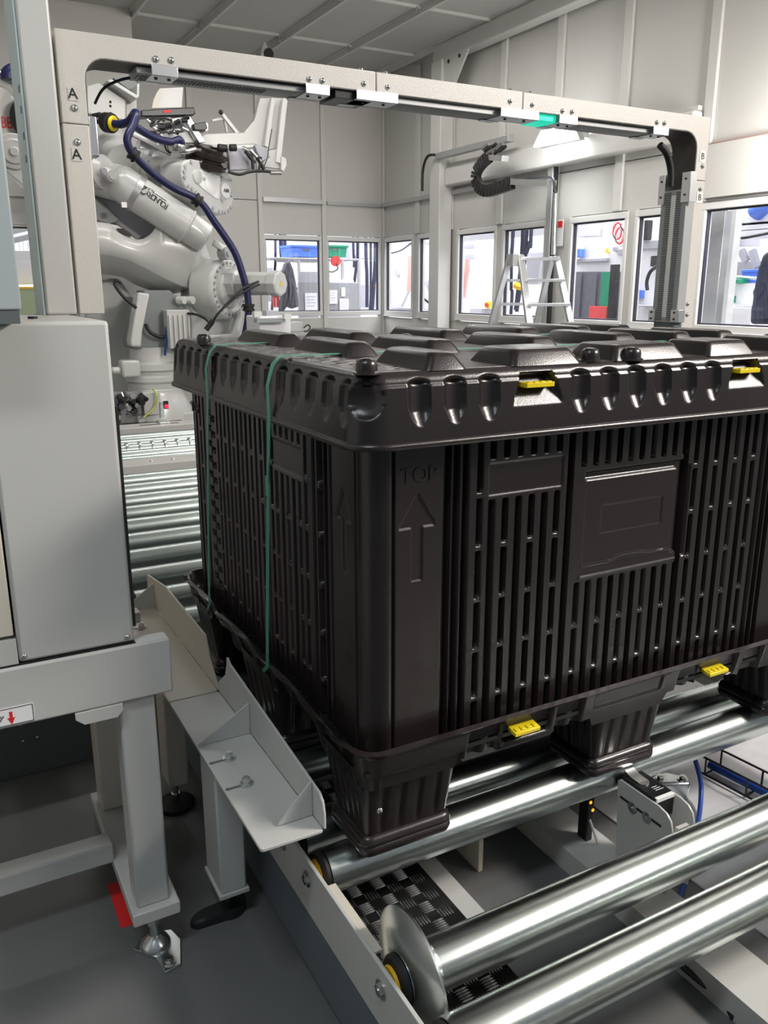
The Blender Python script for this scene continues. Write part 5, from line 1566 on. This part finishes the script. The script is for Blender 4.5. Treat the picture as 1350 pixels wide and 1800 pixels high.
# ================================================================== THE HALL SEEN THROUGH THE WINDOWS
YH = 9.7
H = lambda px, py, Y=YH: PY(px, py, Y)


def hbox(name, m, p0, p1, Y, dep, parent, bevel=0.004):
    a, b = H(*p0, Y), H(*p1, Y)
    return bx(min(a[0], b[0]), max(a[0], b[0]), Y, Y + dep, min(a[2], b[2]), max(a[2], b[2])).build(name, m, parent, bevel=bevel)


def hfloor(name, m, p0, p1, Y, dep, parent):
    a, b = H(*p0, Y), H(*p1, Y)
    return bx(min(a[0], b[0]), max(a[0], b[0]), Y, Y + dep, 0, max(a[2], b[2])).build(name, m, parent, bevel=0.004)


o = bx(1.5, 6.0, 10.15, 10.25, 4.0, 4.2).build('trim_1', 'machine')
tag(o, 'hall ceiling beam carrying hoses behind the end windows', kind='structure')
o = bx(5.55, 5.65, 3.0, 8.0, 4.0, 4.2).build('trim_2', 'machine')
tag(o, 'hall ceiling beam carrying hoses behind the side windows', kind='structure')

# shelf rack with crates behind the end windows
t = thing('shelf_rack', 'grey metal shelf rack carrying crates behind the end windows', 'shelf', H(560, 600))
hbox('shelf_board', 'alu_matt', (475, 452), (634, 458), YH, 0.6, t)
for px in (526, 603, 632):
    hfloor('upright', 'alu_matt', (px - 2, 458), (px + 2, 460), YH, 0.04, t)
hbox('light_tube', 'paper', (487, 457), (560, 462), YH + 0.2, 0.05, t)
for x0, x1, m, n, lab in ((514, 566, 'crate_blue', 'blue', 'blue plastic crate on the shelf rack behind the end window'),
                          (570, 613, 'crate_green', 'green', 'green plastic crate on the shelf rack behind the end window')):
    a, b = H(x0, 430), H(x1, 452)
    t = thing('storage_crate', lab, 'crate', ((a[0] + b[0]) / 2, YH + 0.25, b[2]))
    MB().prism([(a[0], YH + 0.05, a[2] - 0.02), (b[0], YH + 0.05, a[2] - 0.02), (b[0] - 0.02, YH + 0.05, b[2]), (a[0] + 0.02, YH + 0.05, b[2])], (0, 0.4, 0)).build('body', m, t)
    bx(a[0] - 0.015, b[0] + 0.015, YH + 0.035, YH + 0.465, a[2] - 0.03, a[2]).build('rim', m, t, bevel=0.004)
    bx((a[0] + b[0]) / 2 - 0.05, (a[0] + b[0]) / 2 + 0.05, YH + 0.045, YH + 0.05, a[2] - 0.075, a[2] - 0.05).build('handle_slot', 'under', t)
t = thing('grey_partition', 'grey partition board with pinned papers behind the end windows', 'partition', H(580, 560, 9.5))
hfloor('board', 'panel_gr', (525, 497), (632, 497), 9.5, 0.05, t)
hbox('upper_board', 'machine_gr', (525, 477), (560, 497), 9.5, 0.05, t)
for k, (p0, p1) in enumerate((((536, 515), (558, 546)), ((578, 510), (593, 534)), ((600, 505), (607, 521)), ((597, 525), (613, 545)))):
    pp = hbox('paper_sheet', 'paper', p0, p1, 9.485, 0.006, t, 0)
    if k != 2:
        a, b = H(*p0, 9.48), H(*p1, 9.48)
        for q in range(4):
            z = a[2] + (b[2] - a[2]) * (0.2 + 0.17 * q)
            bx(a[0] + 0.02, b[0] - 0.02 - 0.02 * (q % 2), 9.482, 9.485, z - 0.003, z + 0.003).build('print_line', 'machine_gr', pp)
hbox('desk_paper', 'paper', (580, 492), (622, 497), 9.52, 0.3, t)


def coat(name, lab, m, pts, Y, dep, seed):
    r_ = random.Random(seed)
    t = thing(name, lab, 'coat', H(*pts[0], Y) if Y else pts[0])
    P3 = [H(*p, Y) for p in pts]
    MB().prism(P3, (0, dep, 0)).build('cloth', m, t, bevel=0.03, seg=3)
    zs_ = [p[2] for p in P3]
    x0, x1 = min(p[0] for p in P3), max(p[0] for p in P3)
    for k in range(5):
        x = x0 + (x1 - x0) * (0.22 + 0.14 * k)
        z0_, z1_ = min(zs_) + 0.05, max(zs_) - 0.12
        MB().tube([(x + r_.uniform(-.03, .03), Y - 0.005, z1_ - 0.12 * abs(k - 2)), (x + r_.uniform(-.03, .03), Y - 0.02, (z0_ + z1_) / 2), (x + r_.uniform(-.04, .04), Y - 0.01, z0_)], 0.022, 8, smooth=4).build('fold', m, t)
    return t


coat('hanging_jacket', 'dark grey jacket hanging from the shelf rack behind the end window', 'cloth_gr',
     [(510, 458), (516, 472), (522, 500), (527, 538), (515, 543), (506, 538), (500, 547), (494, 547), (497, 525), (495, 497), (487, 484), (500, 474), (504, 462)], 9.3, 0.12, 3)
MB().tube([H(507, 462, 9.36), H(508, 457, 9.45), H(508, 456, 9.72)], 0.008).build('hook', 'steel', bpy.data.objects['hanging_jacket'])
coat('hanging_cloth', 'red cloth hanging behind the dark grey jacket', 'cloth_red', [(486, 490), (492, 500), (493, 520), (489, 524), (481, 520), (482, 500)], 9.45, 0.06, 4)
t = thing('red_reel', 'red cable reel under the shelf board behind the end window', 'reel', H(590, 462, 9.6))
MB().cyl(H(590, 459, 9.55), H(590, 459, 9.62), 0.07, n=20).build('drum', 'cloth_red', t)
MB().tube([H(590, 463, 9.55), H(594, 472, 9.55), H(585, 478, 9.55), H(578, 477, 9.55)], 0.008, smooth=5).build('cord', 'cable_black', t)
for k, (pa, pb2, w) in enumerate((((484, 423), (478, 545), .018), ((494, 423), (495, 460), .03), ((501, 423), (497, 458), .022), ((621, 428), (622, 470), .018), ((629, 426), (623, 496), .022), ((643, 427), (645, 540), .025), ((660, 428), (654, 545), .028), ((652, 500), (650, 545), .018))):
    o = MB().tube([H(*pa, 10.2) * np.array((1, 1, 0)) + np.array((0, 0, 4.0)), H(*pa, 10.2), (H(*pa, 10.2) + H(*pb2, 10.2)) / 2 + np.array((0.01, 0, 0)), H(*pb2, 10.2)], w, 10, smooth=3).build('hanging_cable', 'cloth_navy')
    tag(o, '%s of the dark hoses from the left behind the end windows' % ('first', 'second', 'third', 'fourth', 'fifth', 'sixth', 'last', 'short low one')[k], 'hose', 'dark hoses behind the end windows')
t = thing('white_machine', 'white machine with grey trays behind the right end window', 'machine', H(560, 600, 11))
hfloor('body', 'machine', (440, 470), (520, 470), 11.0, 1.0, t)
hbox('tray', 'machine_gr', (610, 500), (668, 540), 10.6, 0.5, t)
hbox('tray', 'machine_gr', (612, 425), (668, 455), 10.9, 0.2, t)
hbox('panel', 'machine_gr', (470, 470), (482, 530), 10.7, 0.2, t)
# behind the far-left window
t = thing('white_machine', 'white machine on a pale green plinth seen beside the guard post', 'machine', H(40, 560, 9.0))
hbox('cabinet', 'machine', (25, 440), (62, 500), 9.0, 0.5, t)
hbox('plinth', 'green_tank', (10, 508), (75, 560), 8.9, 0.8, t)
hbox('orange_rail', 'orange_cap', (10, 504), (75, 508), 8.88, 0.05, t)
for p0, p1 in (((10, 410), (70, 396)), ((15, 425), (70, 412))):
    MB().bar(H(*p0, 9.3), H(*p1, 9.3), 0.06, 0.06).build('beam', 'alu_matt', t)
for px in (33, 40, 48, 58):
    hbox('bar', 'machine_gr', (px, 418), (px + 3, 445), 9.2, 0.05, t)
# hall objects beyond the right wall (plane x)
XH = 6.2


def rbox(name, m, p0, p1, X, dep, parent, bevel=0.004, tofloor=False):
    a, b = PX(*p0, X), PX(*p1, X)
    z0 = 0 if tofloor else min(a[2], b[2])
    return bx(X, X + dep, min(a[1], b[1]), max(a[1], b[1]), z0, max(a[2], b[2])).build(name, m, parent, bevel=bevel)


t = thing('white_machine', 'white machine with leaning white panel behind the window left of the column', 'machine', PX(720, 600, XH))
rbox('body', 'machine', (660, 440), (735, 440), XH + 0.8, 1.0, t, tofloor=True)
MB().prism([PX(x, y, XH) for x, y in ((684, 500), (722, 500), (704, 540), (682, 538))], (0.05, 0, 0)).build('leaning_panel', 'paper', t)
MB().tube([PX(684, 446, XH), PX(705, 440, XH), PX(726, 425, XH)], 0.012, smooth=4).build('cable', 'cable_black', t)
MB().tube([PX(722, 450, XH), PX(722, 480, XH), PX(720, 512, XH)], 0.05).build('pink_hose', 'pink', t)
rbox('grey_foot', 'machine_gr', (684, 540), (735, 552), XH + 0.2, 0.4, t)
rbox('vent', 'machine_gr', (695, 475), (699, 485), XH + 0.75, 0.04, t)
t = thing('white_machine', 'white machine with small valve fittings behind the narrow window beside the column', 'machine', PX(755, 600, XH))
rbox('body', 'machine', (736, 432), (776, 432), XH + 0.8, 1.0, t, tofloor=True)
for p in ((744, 420), (752, 424), (763, 422), (762, 440), (763, 484), (744, 498), (772, 485)):
    rbox('fitting', 'machine_gr', (p[0] - 3, p[1] - 4), (p[0] + 3, p[1] + 4), XH + 0.7, 0.1, t)
MB().bar(PX(745, 525, XH), PX(755, 533, XH), 0.02, 0.03).build('handle', 'rubber', t)
t = thing('white_machine', 'white machine with pink hose and emergency stop behind the window right of the column', 'machine', PX(840, 600, XH))
rbox('body', 'machine', (815, 425), (870, 425), XH + 0.8, 1.0, t, tofloor=True)
MB().tube([PX(822, 455, XH), PX(821, 475, XH), PX(816, 495, XH), PX(812, 522, XH)], [0.035, 0.04, 0.05, 0.055], 12).build('pink_hose', 'pink', t)
rbox('ladder_rack', 'machine_gr', (817, 430), (833, 436), XH + 0.3, 0.1, t)
rbox('ladder_rack', 'machine_gr', (817, 448), (833, 455), XH + 0.3, 0.1, t)
rbox('stop_plate', 'yellow', (852, 530), (859, 542), XH + 0.7, 0.05, t)
MB().cyl(PX(855, 536, XH + 0.7), PX(855, 536, XH + 0.64), 0.03, n=16).build('stop_button', 'red', t)
rbox('grey_foot', 'machine_gr', (826, 542), (845, 552), XH + 0.6, 0.2, t)
for k, (pa, pb2, w) in enumerate((((902, 408), (890, 470), .022), ((888, 440), (886, 545), .02), ((919, 406), (906, 545), .022), ((926, 405), (908, 548), .024), ((934, 405), (925, 446), .022), ((899, 470), (898, 552), .02))):
    o = MB().tube([PX(*pa, 5.6) * np.array((1, 1, 0)) + np.array((0, 0, 4.0)), PX(*pa, 5.6), (PX(*pa, 5.6) + PX(*pb2, 5.6)) / 2 + np.array((0.03, 0.02, 0)), PX(*pb2, 5.6)], w, 10, smooth=3).build('hanging_cable', 'cloth_navy')
    tag(o, ('dark hose hanging left in the ladder window, upper piece', 'thin dark hose hanging lowest left in the ladder window', 'dark hose in the ladder window, first of the middle bundle', 'thickest dark hose of the bundle in the ladder window', 'short dark hose right in the bundle in the ladder window', 'dark hose hanging low beside the ladder in the window')[k], 'hose', 'dark hoses behind the ladder window')
t = MB().cyl(PX(912, 500, 5.52), PX(910, 506, 5.52), 0.06, n=16).build('cable_tie', 'orange_cap')
tag(t, 'orange tie around the dark hoses behind the step ladder', 'cable tie')
t = thing('white_machine', 'white machine with grey hood behind the window at the step ladder', 'machine', PX(940, 600, XH))
rbox('body', 'machine', (885, 420), (960, 420), XH + 0.8, 1.0, t, tofloor=True)
rbox('hood', 'machine_gr', (918, 445), (958, 452), XH + 0.5, 0.2, t)
MB().prism([PX(x, y, XH) for x, y in ((925, 455), (950, 458), (945, 500), (926, 500))], (0.05, 0, 0)).build('grey_panel', 'machine_gr', t)
t = thing('strip_curtain_machine', 'white machine with smoked strip curtain splashed red and green behind the wide window', 'machine', PX(1060, 600, XH))
rbox('body', 'machine', (1004, 425), (1104, 425), XH + 0.5, 1.0, t, tofloor=True)
for k in range(6):
    x0 = 1004 + k * 13.5
    rbox('curtain_strip', 'smoked' if k != 4 else 'crate_green', (x0, 478), (x0 + 13, 562), XH + 0.3 + 0.02 * (k % 2), 0.02, t, 0)
rbox('red_patch', 'cloth_red', (1036, 538), (1064, 562), XH + 0.28, 0.02, t)
rbox('black_pole', 'rubber', (1073, 465), (1078, 562), XH + 0.2, 0.05, t)
rbox('grey_ducts', 'machine_gr', (1004, 400), (1052, 414), XH + 0.9, 0.2, t)
rbox('grey_post', 'machine_gr', (1060, 390), (1080, 420), XH + 0.9, 0.1, t)
MB().prism([PX(x, y, XH + 0.48) for x, y in ((1063, 444), (1071, 444), (1067, 435))], (0.01, 0, 0)).build('warning_triangle', 'yellow', t)
rbox('control', 'machine_gr', (1077, 434), (1082, 441), XH + 0.46, 0.04, t)
rbox('control', 'machine_gr', (1086, 438), (1095, 448), XH + 0.46, 0.04, t)
rbox('blue_bag', 'crate_blue', (1006, 438), (1018, 452), XH + 0.4, 0.08, t)
rbox('white_bottle', 'machine', (1012, 418), (1018, 438), XH + 0.4, 0.08, t)
rbox('edge', 'machine_gr', (1006, 456), (1066, 459), XH + 0.45, 0.05, t)
t = thing('red_hose_coil', 'tangled red and white hose coil behind the wide window', 'hose', PX(1087, 410, XH + 0.4))
for k in range(5):
    c = PX(1084 + k * 2, 402 + k * 4, XH + 0.4)
    MB().tube([c + np.array((0, 0.07 * math.cos(a), 0.09 * math.sin(a))) for a in np.linspace(0, 2 * PI, 14)], 0.012, 6).build('loop', 'cloth_red' if k % 2 else 'machine', t)
t = thing('white_machine', 'white machine with black cable arm behind the window left of the gate post', 'machine', PX(1140, 600, XH))
rbox('body', 'machine', (1112, 428), (1170, 428), XH + 0.5, 1.0, t, tofloor=True)
rbox('cable_duct', 'rubber', (1126, 388), (1136, 422), XH + 0.4, 0.08, t)
rbox('grey_band', 'machine_gr', (1122, 424), (1168, 436), XH + 0.45, 0.05, t)
rbox('vent', 'rubber', (1144, 450), (1158, 468), XH + 0.45, 0.04, t)
MB().tube([PX(1155, 468, XH + .4), PX(1143, 478, XH + .4), PX(1137, 495, XH + .4), PX(1138, 510, XH + .4)], 0.02, smooth=5).build('cable_arm', 'rubber', t)
rbox('blue_screen', 'crate_blue', (1115, 510), (1128, 524), XH + 0.46, 0.04, t)
rbox('bench', 'machine_gr', (1110, 536), (1165, 540), XH + 0.3, 0.2, t)
t = thing('white_machine', 'white machine with roof beams behind the window at the right edge', 'machine', PX(1300, 600, XH))
rbox('body', 'machine', (1262, 470), (1420, 470), XH + 0.9, 1.0, t, tofloor=True)
rbox('stile', 'alu_matt', (1243, 372), (1255, 575), 5.0, 0.08, t, tofloor=True)
rbox('stile', 'frame', (1262, 366), (1274, 575), 5.4, 0.08, t, tofloor=True)
for y0, y1 in ((380, 390), (394, 400), (406, 414)):
    rbox('roof_beam', 'machine', (1276, y0), (1400, y1), XH + 0.3, 0.2, t)
rbox('grey_hood', 'machine_gr', (1268, 418), (1300, 432), XH + 0.5, 0.3, t)
MB().tube([PX(1280, 410, XH + .2), PX(1300, 418, XH + .2), PX(1330, 414, XH + .2), PX(1380, 404, XH + .2)], 0.014, smooth=5).build('cable', 'cable_black', t)
MB().bar(PX(1303, 440, XH + .3), PX(1312, 460, XH + .3), 0.05, 0.06).build('strut', 'machine_gr', t)
MB().bar(PX(1322, 440, XH + .3), PX(1331, 470, XH + .3), 0.05, 0.06).build('strut', 'machine_gr', t)
rbox('grey_back', 'machine_gr', (1296, 460), (1335, 500), XH + 0.6, 0.1, t)
t = thing('work_trolley', 'white trolley with handle rail behind the right-edge window', 'trolley', PX(1310, 600, XH))
rbox('body', 'machine', (1282, 498), (1330, 535), XH, 0.3, t)
rbox('base', 'machine', (1260, 540), (1318, 575), XH - 0.2, 0.4, t, tofloor=True)
MB().tube([PX(1284, 497, XH), PX(1288, 489, XH), PX(1296, 487, XH), PX(1335, 490, XH)], 0.014, smooth=4).build('handle_rail', 'alu', t)
t = thing('storage_crate', 'blue plastic crate on the white trolley behind the right-edge window', 'crate', PX(1318, 497, XH + .1))
rbox('body', 'crate_blue', (1304, 477), (1331, 497), XH + 0.05, 0.25, t)
rbox('rim', 'crate_blue', (1303, 474), (1332, 478), XH + 0.03, 0.29, t)
for k, (p0, p1) in enumerate((((1264, 496), (1272, 505)), ((1281, 491), (1296, 498)), ((1262, 520), (1280, 532)))):
    o = thing('parts_bin', ('small green parts bin highest left of the white trolley', 'small green parts bin behind the trolley handle rail', 'lower green parts bin left of the white trolley')[k], 'bin', PX(*p1, XH))
    rbox('body', 'crate_green', p0, p1, XH - 0.1, 0.15, o)
t = thing('hanging_coat', 'long navy coat hanging outside the right-edge window', 'coat', PX(1340, 570, 5.3))
P3 = [PX(x, y, 5.3) for x, y in ((1338, 448), (1350, 440), (1385, 450), (1400, 500), (1400, 570), (1316, 570), (1318, 540), (1324, 528), (1319, 513), (1330, 498), (1328, 482), (1333, 466))]
MB().prism(P3, (0.15, 0, 0)).build('cloth', 'cloth_navy', t, bevel=0.03, seg=3)
for k in range(5):
    MB().tube([PX(1340 + 4 * k, 470, 5.29), PX(1332 + 5 * k, 510, 5.27), PX(1326 + 8 * k, 560, 5.29)], 0.025, 8, smooth=4).build('fold', 'cloth_navy', t)
t = thing('blue_cloth', 'blue cloth bundle on the roof beams at the right edge', 'cloth', PX(1335, 375, XH + .3))
MB().tube([PX(1325, 378, XH + .28), PX(1332, 370, XH + .28), PX(1340, 362, XH + .28), PX(1348, 352, XH + .28)], [0.07, 0.08, 0.08, 0.09], 12, smooth=4).build('bundle', 'crate_blue', t)
